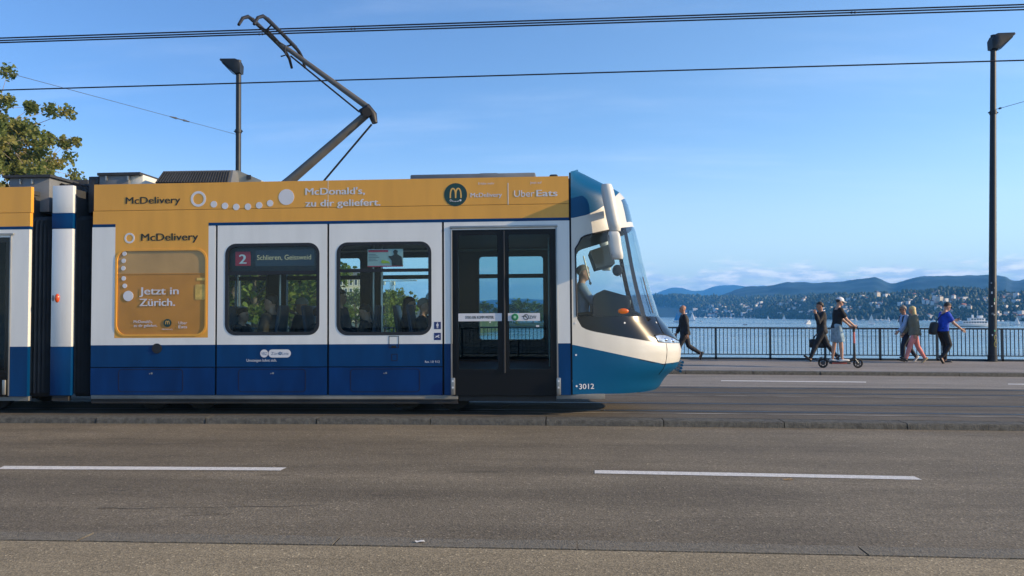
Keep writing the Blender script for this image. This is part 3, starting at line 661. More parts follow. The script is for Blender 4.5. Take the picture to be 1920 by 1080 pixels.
# ------------------------------------------------------------------ trees and the left bank
bark = mat('bark_plane', (0.28, 0.24, 0.19), 0.9, var=0.4, vscale=3, bump=0.6, bscale=8)
bark_d = mat('bark_dark', (0.10, 0.075, 0.055), 0.9, var=0.3, vscale=3, bump=0.6, bscale=8)
lf_plane = foliage('leaves_plane', (0.11, 0.15, 0.04), (0.20, 0.235, 0.065), (0.35, 0.29, 0.09), 0.9, 0.45)
lf_bank = foliage('leaves_bank', (0.06, 0.10, 0.02), (0.15, 0.20, 0.035), (0.27, 0.29, 0.06), 0.5, 0.35)
def leaves(cl, n, size, rnd, droop=0.0):
    vs = []; fs = []
    for _ in range(n):
        c, r = cl[rnd.randrange(len(cl))]
        d = Vector((rnd.gauss(0, 1), rnd.gauss(0, 1), rnd.gauss(0, 1))).normalized() * r * (rnd.random() ** .45)
        p = c + d; s = size * rnd.uniform(.55, 1.2); M = Euler((rnd.uniform(-1.2, 1.2), rnd.uniform(-1.2, 1.2), rnd.uniform(0, 6.28))).to_matrix(); k = len(vs)
        for q in ((-.5, -.1, 0), (-.15, -.42, .06), (.35, -.3, 0), (.55, .05, -.05), (.2, .42, .05), (-.3, .35, 0)): vs.append(p + M @ (Vector(q) * s))
        fs.append([k, k + 1, k + 2, k + 3, k + 4, k + 5])
    return vs, fs
def tree(root, H, rad, nleaf, lsize, bm_, lm, seed, nb=26, trunk_r=.35, base=.28, clump=.19, cone=False):
    rnd = random.Random(seed); tr = MB(); top = Vector((rnd.uniform(-.4, .4), rnd.uniform(-.4, .4), H * .82))
    tp = [Vector((0, 0, -.3)), Vector((.05, 0, H * .12)), Vector((top.x * .3, top.y * .3, H * .35)), Vector((top.x * .7, top.y * .7, H * .6)), top]
    tr.tube(tp, [trunk_r * 1.25, trunk_r, trunk_r * .75, trunk_r * .45, trunk_r * .12], 10); cl = []
    for i in range(nb):
        t = rnd.uniform(.0, 1.0); z = H * lerp(base, .93, t); a = i * 2.4 + rnd.uniform(-.4, .4); env = rad * math.sin(math.pi * min(1, .22 + .74 * t)) ** .7 * rnd.uniform(.62, 1.08)
        if cone: env = rad * (1.0 - .80 * t) * rnd.uniform(.55, 1.1)
        e = Vector((math.cos(a) * env, math.sin(a) * env, z + rnd.uniform(-.05, .12) * H)); b = Vector((top.x * t * .6, top.y * t * .6, max(H * .22, z - env * .55)))
        mid = b.lerp(e, .5) + Vector((0, 0, .05 * H * rnd.uniform(-.2, 1)))
        tr.tube([b, mid, e], [trunk_r * .30 * (1.1 - .6 * t), trunk_r * .17, trunk_r * .04], 6)
        for k in range(4):
            f = rnd.uniform(.42, 1.05); cl.append((b.lerp(mid, min(1, f * 2)) if f < .5 else mid.lerp(e, (f - .5) * 2), rad * clump * rnd.uniform(.55, 1.3)))
        for k in range(3):
            tw = e + Vector((rnd.gauss(0, 1), rnd.gauss(0, 1), rnd.gauss(0, .8))) * rad * .17; tr.tube([mid.lerp(e, .6), tw], [trunk_r * .06, trunk_r * .02], 5); cl.append((tw, rad * clump * rnd.uniform(.35, .8)))
    tr.build('trunk', bm_, root); vs, fs = leaves(cl, nleaf, lsize, rnd)
    me = bpy.data.meshes.new('crown'); me.from_pydata(vs, [], fs); me.materials.append(lm); link('crown', me, root)
# left bank land
bank_m = foliage('bank_grass', (0.06, 0.08, 0.02), (0.10, 0.11, 0.035), (0.16, 0.14, 0.06), 0.2, 0)
mb = MB(); land = [(-400, yFE + .6), (-19, yFE + .6), (-14, 40), (-18, 90), (-26, 150), (-20, 260), (-700, 420)]
mb.add([(x, y, -.35) for x, y in land] + [(x, y, LAKE - 1) for x, y in land], [list(range(7))] + [[i, (i + 1) % 7, 7 + (i + 1) % 7, 7 + i] for i in range(7)])
tag(mb.build('bank_ground', bank_m, smooth=0), kind='structure')
p = atd(-58, 590, 52)
r = empty('plane_tree', (p.x, p.y, -.35), label='tall plane tree with yellowing leaves at the left edge behind the tram', cat='tree')
tree(r, 14.0, 9.4, 46000, .21, bark, lf_plane, 11, 60, .42, .40, .082, True)
BT = [(300, 62, 9.5, 0), (362, 74, 10, 1), (432, 66, 8.5, 2), (478, 58, 8.8, 0), (522, 82, 10.5, 1), (560, 60, 8.0, 2), (548, 75, 9.0, 0), (668, 84, 4.1, 1), (722, 66, 3.7, 2), (744, 70, 4.0, 0), (640, 120, 4.6, 1), (706, 150, 5.0, 2)]
tp = []
for k in range(3):
    r = empty('bank_tree', (0, 0, 0), label='tmp', cat='tree', group='trees on the bank behind the tram'); tree(r, 9, 4.6 if k != 2 else 3.6, 3600, .46, bark_d, lf_bank, 30 + k, 26, .26, .2, .22); tp.append(r)
blab = ['broad leafy green tree on the bank seen through the tram windows', 'dense round green tree on the bank seen through the tram windows', 'narrow green tree on the bank seen through the tram windows']
for i, (u, D, H, k) in enumerate(BT):
    o = tp[k] if i in (0, 1, 2) and i == k else copy_tree(tp[k]); p = atd(u, 590, D); o.location = (p.x, p.y, -.35); s = H / 9; o.scale = (s, s, s); o.rotation_euler = (0, 0, i * 1.7); o['label'] = blab[k]
# far treeline bushes on the shore seen through the door
for i, (u, D, H) in enumerate(((868, 380, 10), (905, 420, 11), (940, 400, 8), (968, 360, 12), (1000, 420, 11), (1022, 440, 10), (1046, 430, 9), (830, 340, 11))):
    o = copy_tree(tp[i % 3]); p = atd(u, 590, D); o.location = (p.x, p.y, LAKE); s = H / 9; o.scale = (s * 1.5, s * 1.5, s); o.rotation_euler = (0, 0, i * 2.1); o.name = 'shore_tree'; o['label'] = 'shore tree beyond the water seen through the tram door'; o['group'] = 'shore trees seen through the tram door'
mb = MB(); pts = [(atd(u, 590, 340 if i < 6 else 470)) for i, u in enumerate((790, 850, 900, 960, 1020, 1080, 1080, 1020, 960, 900, 850, 790))]
mb.add([(q.x, q.y, LAKE + .5) for q in pts] + [(q.x, q.y, LAKE - 1) for q in pts], [list(range(12))] + [[i, (i + 1) % 12, 12 + (i + 1) % 12, 12 + i] for i in range(12)])
tag(mb.build('far_shore', bank_m, smooth=0), kind='structure')
# hotel, crane and domed building on the bank
def building(u0, u1, D, v_top, label, wm, rm, nfl, nw, depth=14, roof=2.5, rz=0.0):
    a = atd(u0, 590, D); b = atd(u1, 590, D); c = (a + b) / 2; w = (b - a).length; H = atd((u0 + u1) / 2, v_top, D).z + .35
    r = empty('town_building', (c.x, c.y, -.35), (0, 0, math.atan2(b.y - a.y, b.x - a.x) + rz), label, 'building')
    MB().box2((-w / 2, 0, 0), (w / 2, depth, H)).build('wall', wm, r, smooth=0)
    q = MB(); e = .4; vs = [(-w / 2 - e, -e, H), (w / 2 + e, -e, H), (w / 2 + e, depth + e, H), (-w / 2 - e, depth + e, H)] + [(-w / 2 + 2, 2, H + roof), (w / 2 - 2, 2, H + roof), (w / 2 - 2, depth - 2, H + roof), (-w / 2 + 2, depth - 2, H + roof)]
    q.add([(x, y, z + .01) for x, y, z in vs], [[0, 1, 5, 4], [1, 2, 6, 5], [2, 3, 7, 6], [3, 0, 4, 7], [4, 5, 6, 7], [0, 3, 2, 1]]); q.build('roof', rm, r, smooth=0)
    for f in range(nfl):
        for k in range(nw):
            x = -w / 2 + w * (k + .5) / nw; z = H * (f + .55) / nfl; ww = w / nw * .24; hh = H / nfl * .30
            fr = MB().plate([(x - ww - .12, z - hh - .12), (x + ww + .12, z - hh - .12), (x + ww + .12, z + hh + .12), (x - ww - .12, z + hh + .12)], [[(x - ww, z - hh), (x + ww, z - hh), (x + ww, z + hh), (x - ww, z + hh)]], -.10, -.004).build('window', wallw, r, smooth=0)
            MB().box2((x - ww, -.03, z - hh), (x + ww, -.004, z + hh)).build('pane', winm, fr, smooth=0)
stone_b = mat('bank_stone', (0.55, 0.48, 0.35), 0.85)
building(615, 690, 190, 522, 'cream stone hotel with a grey roof on the bank seen through the tram', stone_b, roofg, 5, 8)
building(540, 612, 170, 508, 'tall pale town house with a reddish roof behind the bank trees', wallc, roofr, 6, 7)
dome_m = mat('dome_copper', (0.10, 0.13, 0.12), 0.7)
p = atd(777, 590, 300); r = empty('domed_building', (p.x, p.y, LAKE), label='dark domed theatre building with two turrets seen through the tram', cat='building')
MB().box((0, 6, 4.5), (17, 10, 9)).build('wall', mat('theatre_stone', (0.22, 0.20, 0.17), .9), r, smooth=0)
for x, z in ((-5, 9), (5.8, 10)):
    MB().loft([[(x + rr * math.cos(a), 3 + rr * math.sin(a), z + dz) for a in [2 * math.pi * i / 14 for i in range(14)]] for rr, dz in ((2.2, 0), (2.3, 1.2), (1.9, 2.6), (1.1, 3.6), (.35, 4.2), (.3, 5.2), (.06, 6.6))]).build('dome', dome_m, r)
crane_m = mat('crane_yellow', (0.72, 0.66, 0.50), 0.6)
p = atd(735, 590, 260); r = empty('tower_crane', (p.x, p.y, LAKE), (0, 0, -.25), 'pale tower crane standing beyond the bank trees, seen through the tram', 'crane')
Hc = atd(735, 527, 260).z - LAKE
q = MB()
for sx in (-.5, .5):
    for sy in (-.5, .5): q.tube([(sx, sy, 0), (sx, sy, Hc)], .10, 5)
for i in range(int(Hc)):
    q.tube([(-.5, -.5, i), (.5, -.5, i + 1)], .06, 4); q.tube([(.5, .5, i), (-.5, .5, i + 1)], .06, 4)
q.build('mast', crane_m, r)
q = MB().tube([(-4, 0, Hc), (9, 0, Hc)], .14, 5).tube([(-4, 0, Hc + .9), (9, 0, Hc + .25)], .09, 5).box((-3.4, 0, Hc - .7), (1.4, .8, 1.3))
for i in range(12): q.tube([(-3.5 + i, 0, Hc), (-3 + i, 0, Hc + .85 - i * .045)], .06, 4)
q.build('jib', crane_m, r); MB().box((.8, -.4, Hc - .8), (.9, .9, 1.2), bevel=.1).build('cab', crane_m, r)
# ------------------------------------------------------------------ the tram
org = aty(620, 600, TCY - 1.2)
tram = empty('tram', (org.x, TCY, zg(org.x) + TZ), (0, -0.0066, 0), 'blue and white articulated tram with an orange advert band and raised pantograph', 'tram')
TM = Matrix.LocRotScale(tram.location, tram.rotation_euler, None); TMI = TM.inverted()
def T(u, v, yo=-1.2):
    o = TMI @ CP; d = TMI.to_3x3() @ ray(u, v); p = o + d * ((yo - o.y) / d.y); return p.x, p.z
def T3(u, v, yo=-1.2):
    x, z = T(u, v, yo); return Vector((x, yo, z))
def tproj(p): return proj(TM @ Vector(p))
def X(u, v=600, yo=-1.2): return T(u, v, yo)[0]
def Z(v, u=615, yo=-1.2): return T(u, v, yo)[1]
white = mat('tram_white', (0.75, 0.745, 0.71), 0.34, var=0.055, vscale=1.1, coat=0.3, stretch=(4, 4, .6))
orange = mat('advert_orange', (0.76, 0.36, 0.045), 0.42, var=0.06, vscale=1.3, coat=0.12, stretch=(4, 4, .6))
orange_d = mat('advert_orange_film', (0.46, 0.205, 0.028), 0.3, var=0.10, vscale=2.5, coat=0.1)
orange_t = mat('advert_orange_film_upper', (0.44, 0.27, 0.10), 0.3, var=0.12, vscale=2.5, coat=0.1)
blue = mat('tram_blue', (0.001, 0.041, 0.138), 0.34, var=0.16, vscale=1.3, spec=.18, stretch=(4, 4, .8))
blue_l = mat('tram_blue_lower', (0.001, 0.032, 0.132), 0.36, var=0.20, vscale=1.3, spec=.18, stretch=(3, 3, 1))
teal = mat('tram_cab_blue', (0.001, 0.075, 0.18), 0.40, var=0.06, vscale=1.4, spec=.2)
black = mat('rubber_black', (0.012, 0.013, 0.016), 0.5); gap_m = mat('seam_dark', (0.008, 0.009, 0.012), 0.9)
gloss = mat('black_gloss', (0.006, 0.006, 0.007), 0.17, coat=0.12, spec=.3); dfr = mat('door_black', (0.008, 0.009, 0.011), 0.35, spec=.2)
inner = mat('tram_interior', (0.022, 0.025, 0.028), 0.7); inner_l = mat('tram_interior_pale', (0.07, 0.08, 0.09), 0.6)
metal = mat('dull_metal', (0.34, 0.34, 0.32), 0.42, 0.7, var=0.15); greyr = mat('roof_grey', (0.17, 0.18, 0.19), 0.6, 0.2, var=0.2, vscale=2)
greyd = mat('roof_dark', (0.035, 0.038, 0.042), 0.7, var=0.25); dirt = mat('underframe', (0.03, 0.028, 0.026), 0.85, var=0.3)
sillm = mat('sill_grey', (0.20, 0.20, 0.185), 0.6, 0.2, var=0.2, vscale=3); bellow = mat('bellows_rubber', (0.022, 0.025, 0.030), 0.42, var=0.2, vscale=5)
letw = mat('letter_white', (0.66, 0.66, 0.68), 0.45); letk = mat('letter_black', (0.012, 0.018, 0.014), 0.45); letg = mat('sign_green', (0.006, 0.045, 0.04), 0.4)
lety = mat('letter_gold', (0.72, 0.42, 0.10), 0.45); navy = mat('picto_blue', (0.010, 0.03, 0.14), 0.4); red = mat('line_red', (0.50, 0.03, 0.07), 0.45)
amberlens = mat('amber_lens', (0.50, 0.075, 0.010), 0.2, emit=(1, 0.30, 0.03), estr=0.12); redlens = mat('marker_red', (0.60, 0.08, 0.015), 0.2)
tglass = glass('tram_glass', (0.72, 0.86, 0.86), 0.9, 0.022); fglass = glass('tram_glass_far', (0.80, 0.93, 0.93), 0.6, 0.04)
dglass = glass('door_glass', (0.34, 0.54, 0.58), 0.9, 0.020); cglass = glass('cab_glass', (0.80, 0.88, 0.88), 1.0, 0.022, 0.02); wglass = glass('windscreen_glass', (0.66, 0.80, 0.84), 1.0, 0.15, 0.03)
zTop = Z(338.2, 620); zOs = Z(392.3, 400); zOr = Z(415.7, 520); zBl = Z(421.2, 520); zWh = Z(645.5); zSe = Z(688); zBo = Z(740.5); zSi = Z(749); zSk = Z(757)
YS = -1.2
xL = X(171); xN = X(1071)
def hole(u0, v0, u1, v1, r=.16, grow=0.0):
    um, vm = (u0 + u1) / 2, (v0 + v1) / 2
    return rrect(X(u0, vm) - grow, Z(v1, um) - grow, X(u1, vm) + grow, Z(v0, um) + grow, r)
def rect(x0, z0, x1, z1): return [(x0, z0), (x1, z0), (x1, z1), (x0, z1)]
W1, W2, W3, DR = (216, 466.5, 388, 630.5), (422, 456, 599, 628.5), (631, 453.5, 809, 628.5), (848, 430, 1043, 742)
# side skin: plates with real gaps over a dark shell
def part(name, m, pl_, parent=tram, y0=YS, y1=YS + .028):
    mb = MB()
    for p in pl_:
        if isinstance(p, tuple): mb.plate(p[0], p[1], y0, y1)
        else: mb.plate(p, (), y0, y1)
    return mb.build(name, m, parent, smooth=0)
advert = MB(); g = .006
advert.plate(rect(xL + .02, zOs + g / 2, xN - .02, zTop), (), YS, YS + .03); advert.plate(rect(xL + .01, zOr, xN - .02, zOs - g / 2), (), YS, YS + .03)
xv0, xv1 = X(214.5), X(390); zv = Z(632)
advert.plate(rect(xv0, zv, xv1, zOr), [hole(*W1)], YS, YS + .03)
advert = advert.build('advert_band', orange, tram, smooth=0)
xa, xb, xc = [(X(u - 2), X(u + 2)) for u in (405, 615, 831)]
part('stripe', blue, [rect(xL + .01, zBl, xv0, zOr), rect(xv1, zBl, xN - .02, zOr)], y0=YS - .002)
part('side_panel', white, [rect(xL, zWh, xv0, zBl), rect(xv0, zWh, xv1, zv), rect(xv1, zWh, xa[0], zBl)])
part('side_panel', white, [(rect(xa[1], zWh, xb[0], zBl), [hole(*W2)])]); part('side_panel', white, [(rect(xb[1], zWh, xc[0], zBl), [hole(*W3)])])
dx0, dx1 = X(DR[0]), X(DR[2]); dz1 = Z(DR[1], 945)
part('side_panel', white, [rect(xc[1], zWh, dx0, zBl), rect(dx0, dz1, dx1, zBl), rect(dx1, zWh, xN - .015, zBl)])
for a, b in ((xL, xa[0]), (xa[1], xb[0]), (xb[1], xc[0])):
    part('lower_panel', blue, [rect(a, zSe + .006, b, zWh)]); h = part('lower_panel', blue_l, [rect(a, zBo, b, zSe - .006)])
    um = {0: (222, 343), 1: (447, 573), 2: (657, 787)}[[xL, xa[1], xb[1]].index(a)]
    o_ = rrect(X(um[0], 712), Z(735), X(um[1], 712), Z(691.5), .05); i_ = rrect(X(um[0], 712) + .007, Z(735) + .007, X(um[1], 712) - .007, Z(691.5) - .007, .045)
    MB().plate(o_, [i_], YS - .0025, YS + .004).build('hatch', gap_m, h, smooth=0)
    cx, cz = X(sum(um) / 2 + 2, 700), Z(699.5); MB().tube([(cx, YS - .006, cz), (cx, YS + .01, cz)], .014, 10).tube([(cx - .03, YS - .005, cz - .005), (cx - .03, YS + .01, cz - .005)], .009, 8).build('lock', metal, h)
part('lower_panel', blue, [rect(xc[1], zBo, dx0, zWh)]); part('lower_panel', blue, [rect(dx1, zBo, xN - .015, zWh)])
# dark shell right behind the skin, inner lining, far wall, floor, ceiling, roof
sh = MB(); holes = [hole(*w, r=.13, grow=-.035) for w in (W2, W3)] + [hole(*W1, r=.13, grow=-.03)] + [rect(dx0 + .02, zBo, dx1 - .02, dz1 - .02)]
sh.plate(rect(xL + .005, zBo + .002, xN - .002, zTop - .03), holes, YS + .0285, YS + .075); sh.build('body_shell', gap_m, tram, smooth=0)
zf = Z(693); zc = Z(443)
fh = []; fr = []
for u0, u1 in ((185, 328), (361, 505), (538, 680), (716, 857), (897, 1021)):
    a = X(u0, 560, 1.2); b = X(u1, 560, 1.2); z0 = Z(640, 600, 1.2); z1 = Z(482, 700, 1.2); fh.append(rrect(a, z0, b, z1, .07)); fr.append((a, b, z0, z1))
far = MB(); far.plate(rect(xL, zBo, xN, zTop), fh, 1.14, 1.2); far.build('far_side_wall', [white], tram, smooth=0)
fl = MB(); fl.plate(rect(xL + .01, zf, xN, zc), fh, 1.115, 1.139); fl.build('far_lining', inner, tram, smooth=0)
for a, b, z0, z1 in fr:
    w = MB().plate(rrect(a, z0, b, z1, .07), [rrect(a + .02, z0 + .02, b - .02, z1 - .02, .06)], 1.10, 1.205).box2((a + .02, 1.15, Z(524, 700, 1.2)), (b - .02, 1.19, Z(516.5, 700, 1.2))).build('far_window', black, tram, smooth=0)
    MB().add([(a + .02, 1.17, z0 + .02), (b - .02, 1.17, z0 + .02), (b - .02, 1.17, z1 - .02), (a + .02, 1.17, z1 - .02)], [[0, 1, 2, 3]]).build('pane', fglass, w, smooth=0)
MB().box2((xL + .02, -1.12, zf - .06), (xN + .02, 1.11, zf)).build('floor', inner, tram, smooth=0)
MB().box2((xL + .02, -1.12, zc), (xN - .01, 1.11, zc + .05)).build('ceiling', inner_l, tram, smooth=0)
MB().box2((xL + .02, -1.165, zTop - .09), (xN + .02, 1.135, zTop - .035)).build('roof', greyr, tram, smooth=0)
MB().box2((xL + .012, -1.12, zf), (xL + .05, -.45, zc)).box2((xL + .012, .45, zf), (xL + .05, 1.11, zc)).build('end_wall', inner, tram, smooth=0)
# side windows
def window(w, pane_m, seal_m, inset=.045, trans=None, trans_m=None):
    o = hole(*w, r=.16); i = hole(*w, r=.12, grow=-inset); mb = MB().plate(o, [i], YS - .004, YS + .03)
    if trans: x0, x1 = X(w[0], 550) + inset, X(w[2], 550) - inset; mb.box2((x0, YS + .002, Z(trans[1])), (x1, YS + .03, Z(trans[0])))
    s_ = mb.build('window', seal_m, tram, smooth=30)
    ii = hole(*w, r=.12, grow=-inset + .004); n = len(ii)
    MB().add([(x, YS + .012, z) for x, z in ii], [list(range(n))]).build('pane', pane_m, s_, smooth=0); return s_
w2 = window(W2, tglass, black, trans=(507, 514)); w3 = window(W3, tglass, black, trans=(505, 511))
w1 = MB().plate(hole(*W1), [hole(*W1, r=.14, grow=-.028)], YS - .007, YS + .025).build('window', orange, tram, smooth=30)
zt = Z(513, 300)
a = hole(*W1, r=.14, grow=-.027); zl = [p for p in a]
lo = [p for p in a if p[1] < zt - .012]; up = [p for p in a if p[1] > zt + .004]
lo = sorted([(x, z) for x, z in lo], key=lambda p: 0)
x0, x1 = X(W1[0], 550) + .027, X(W1[2], 550) - .027; zb, zu = Z(W1[3], 302) + .027, Z(W1[1], 302) - .027
lowp = [(x0, zt - .012)] + [p for p in rrect(x0, zb, x1, zt + .5, .14) if p[1] < zt - .1] + [(x1, zt - .012)]
upp = [(x1, zt + .004)] + [p for p in rrect(x0, zt - .5, x1, zu, .14) if p[1] > zt + .1] + [(x0, zt + .004)]
MB().plate(lowp, (), YS + .006, YS + .02).build('pane', orange_d, w1, smooth=0); MB().plate(upp, (), YS + .010, YS + .024).build('pane', orange_t, w1, smooth=0)
MB().box2((x0, YS + .002, zt - .011), (x1, YS + .02, zt + .003)).build('transom', orange_d, w1, smooth=0)
# two clear cut-outs where the film ends inside the right edge of the film window
# ------------------------------------------------------------------ lettering
def letters(txt, u0, u1, vb, cap, m, parent, bold=0.0, yo=YS - .0035, fn=None, name='lettering'):
    v, f = text_mesh(txt); xs = [p[0] for p in v]; a, b = min(xs), max(xs); um = (u0 + u1) / 2
    X0_, X1_ = X(u0, vb), X(u1, vb); zb_ = Z(vb, um); hz = Z(vb - cap, um) - zb_; vs = []
    for x, z in v:
        px = X0_ + (x - a) / (b - a) * (X1_ - X0_); pz = zb_ + z / CAP * hz; vs.append((px, fn(px, pz) if fn else yo, pz))
    mb = MB(); mb.add(vs, f); db = bold * hz / CAP
    if bold: mb.add([(x - db, y - .0004, z) for x, y, z in vs], f).add([(x + db, y - .0008, z) for x, y, z in vs], f)
    return mb.build(name, m, parent, smooth=0, recalc=False)
def disc(u, v, r, m, parent, r_in=0, yo=YS - .003, name='dot'):
    k = X(u + r, v) - X(u, v); x, z = T(u, v); hs = [circ(x, z, k * r_in / r)] if r_in else []
    return MB().plate(circ(x, z, k), hs, yo, YS + .002).build(name, m, parent, smooth=0)
letters('McDelivery', 236, 338, 381.6, 12.6, letk, advert, .018)
disc(372, 373, 14.3, letw, advert, 10, name='ring')
for u, v in ((401, 383), (422, 386), (443, 388), (465, 387.5), (486, 385), (506.5, 381)): disc(u, v, 6, letw, advert)
disc(537, 369.5, 14.6, letw, advert)
letters("McDonald's,", 573, 684, 364.6, 12.5, letw, advert, .03); letters('zu dir geliefert.', 573, 713, 386.3, 12.3, letw, advert, .03)
def arches(u, v, w, h, m, parent, yo, rad):
    """two tall rounded arches side by side"""
    mb = MB(); x, z = T(u, v); k = X(u + 1, v) - X(u, v)
    for s in (-1, 1):
        pts = []
        for i in range(17):
            t = math.pi * i / 16; px = s * w / 4 - math.cos(t) * w / 4; pz = (math.sin(t) ** .62) * h - h / 2
            pts.append((x + px * k, yo, z + pz * k))
        mb.tube(pts, rad * k, 6, flat=.15)
    return mb.build('arches', m, parent)
lg = disc(854.3, 365, 21.6, letg, advert, name='roundel'); arches(854.3, 362.5, 20, 18, lety, lg, YS - .004, 1.5)
for i, (du, dv) in enumerate(((-9, 11), (-5.6, 12), (-2.9, 12.6), (0, 12.8), (2.9, 12.6), (5.6, 12), (9, 10.6))): disc(854.3 + du, 365 + dv, 1.9 if i in (0, 6) else .9, letw, lg, 1.2 if i == 0 else 0, YS - .0045)
letters('Erlebe mehr', 897, 927, 346, 4.2, letw, advert, .0); letters('McDelivery', 882.5, 941, 369.5, 8, letw, advert, .02)
part('divider', letw, [rect(X(953.6), Z(384, 954), X(954.8), Z(343, 954))], advert, YS - .002, YS + .001)
letters('Jetzt auf', 994, 1015.5, 344.3, 4.2, letw, advert, 0); letters('Uber', 964, 1002, 368.8, 12, letw, advert, .004); letters('Eats', 1006, 1045, 368, 12, letw, advert, .028)
part('joint_line', letw, [rect(X(614.4), Z(390, 614), X(615.2), Z(338.5, 614))], advert, YS - .001, YS + .001)
letters('McDelivery', 265, 371.5, 451, 13.5, letk, advert, .018); disc(243, 446.5, 9.6, letw, advert, 6.4, name='ring')
for u, v in ((233.5, 475.5), (232, 489), (231.3, 503)): disc(u, v, 4.1, letw, w1)
for u, v in ((232, 522), (234, 536)): disc(u, v, 4.1, letw, w1)
disc(240.5, 555, 9.4, letw, w1)
letters('Jetzt in', 262, 335, 552, 13.5, letw, w1, .032); letters('Zürich.', 262, 328, 573.5, 13.5, letw, w1, .032)
letters("McDonald's,", 251, 286, 605.5, 5, letw, w1, .02); letters('zu dir geliefert.', 251, 295, 612.8, 5, letw, w1, .02)
r_ = disc(314, 605.5, 7.4, letg, w1, name='roundel'); arches(314, 605, 7, 6, lety, r_, YS - .004, .55); letters('McDelivery', 304, 324, 618.5, 2.4, letw, w1, .02)
letters('Uber', 335, 351, 608, 5.2, letw, w1, .01); letters('Eats', 335, 351, 615.3, 5.2, letw, w1, .02)
fa = MB().plate(rrect(X(366, 545), Z(560), X(384, 545), Z(531), .02), (), YS + .001, YS + .004).plate(rect(X(369, 520), Z(523.5), X(384, 520), Z(518.5)), (), YS + .001, YS + .004).build('film_patch', mat('film_clear_patch', (0.62, 0.42, 0.10), .3, var=.3, vscale=9), w1, smooth=0)
vb = disc(495.3, 662.8, 7.3, letw, tram, name='badge'); letters('VBZ', 490, 500.8, 665.6, 5.2, mat('badge_blue', (.03, .09, .2), .5), vb, .0)
pb = MB().plate(rrect(X(503.7), Z(670.3, 525), X(545.3), Z(655.2, 525), .054, 10), (), YS - .003, YS + .002).build('badge', letw, tram, smooth=0); letters('Züri', 508.5, 522, 665.3, 5.2, MATS['badge_blue'], pb, .0); letters('Linie', 529, 541, 665.3, 5.2, MATS['badge_blue'], pb, .0)
disc(525.5, 662.6, 3.0, MATS['badge_blue'], pb, 2.0, YS - .0045, 'ring'); MB().box2((X(524.8), YS - .0045, Z(664.6)), (X(526.2), YS - .002, Z(661))).build('mark', MATS['badge_blue'], pb, smooth=0)
letters('Umsteigen lohnt sich.', 462.5, 519, 678, 5, letw, tram, .012); letters('Rev. 1.0', 797, 813, 680.2, 4, letw, tram, .01); letters('9.12', 816, 824.5, 680.2, 4, letw, tram, .01)
for k, (v0, v1) in enumerate(((603.5, 617), (624, 637.5))):
    s_ = MB().plate(rect(X(814, 615), Z(v1, 820), X(826.7, 615), Z(v0, 820)), (), YS - .002, YS + .002).build('pictogram', navy, tram, smooth=0); kx = X(821) - X(820); cx, cz = T(820.3, (v0 + v1) / 2); q = MB()
    if k == 0:
        q.plate(circ(cx, cz + 4.3 * kx, 1.25 * kx, 14), (), YS - .0035, YS - .001); q.plate([(cx + x * kx, cz + z * kx) for x, z in ((-2.2, 2.6), (2.2, 2.6), (2.2, -1), (1.4, -1), (1.2, -5), (.2, -5), (.2, -1.4), (-.2, -1.4), (-.2, -5), (-1.2, -5), (-1.4, -1), (-2.2, -1))], (), YS - .0035, YS - .001)
    else:
        q.plate([(cx + x * kx, cz + z * kx) for x, z in ((-4.2, 1.2), (-1, 1.0), (2.8, 3.4), (4.0, 2.2), (1.5, .2), (4, -1.6), (3, -2.8), (-.5, -.9), (-3.6, -2.4), (-4.4, -1.2), (-2.2, .1))], (), YS - .0035, YS - .001)
    q.build('mark', letw, s_, smooth=0)
MB().tube([(X(295), YS - .012, Z(653.3, 295)), (X(295), YS + .01, Z(653.3, 295))], X(304) - X(295), 24).build('vent_cap', black, tram)
q = MB().plate(rect(X(729), Z(653), X(748), Z(630.5)), [rect(X(729) + .008, Z(653) + .008, X(748) - .008, Z(630.5) - .008)], YS - .003, YS + .002).plate(rect(X(734), Z(652), X(743), Z(648.5)), (), YS - .004, YS + .002)
q.plate(rect(X(734), Z(677), X(745), Z(664)), [rect(X(734) + .007, Z(677) + .007, X(745) - .007, Z(664) - .007)], YS - .003, YS + .002).build('filler_flap', gap_m, tram, smooth=0)
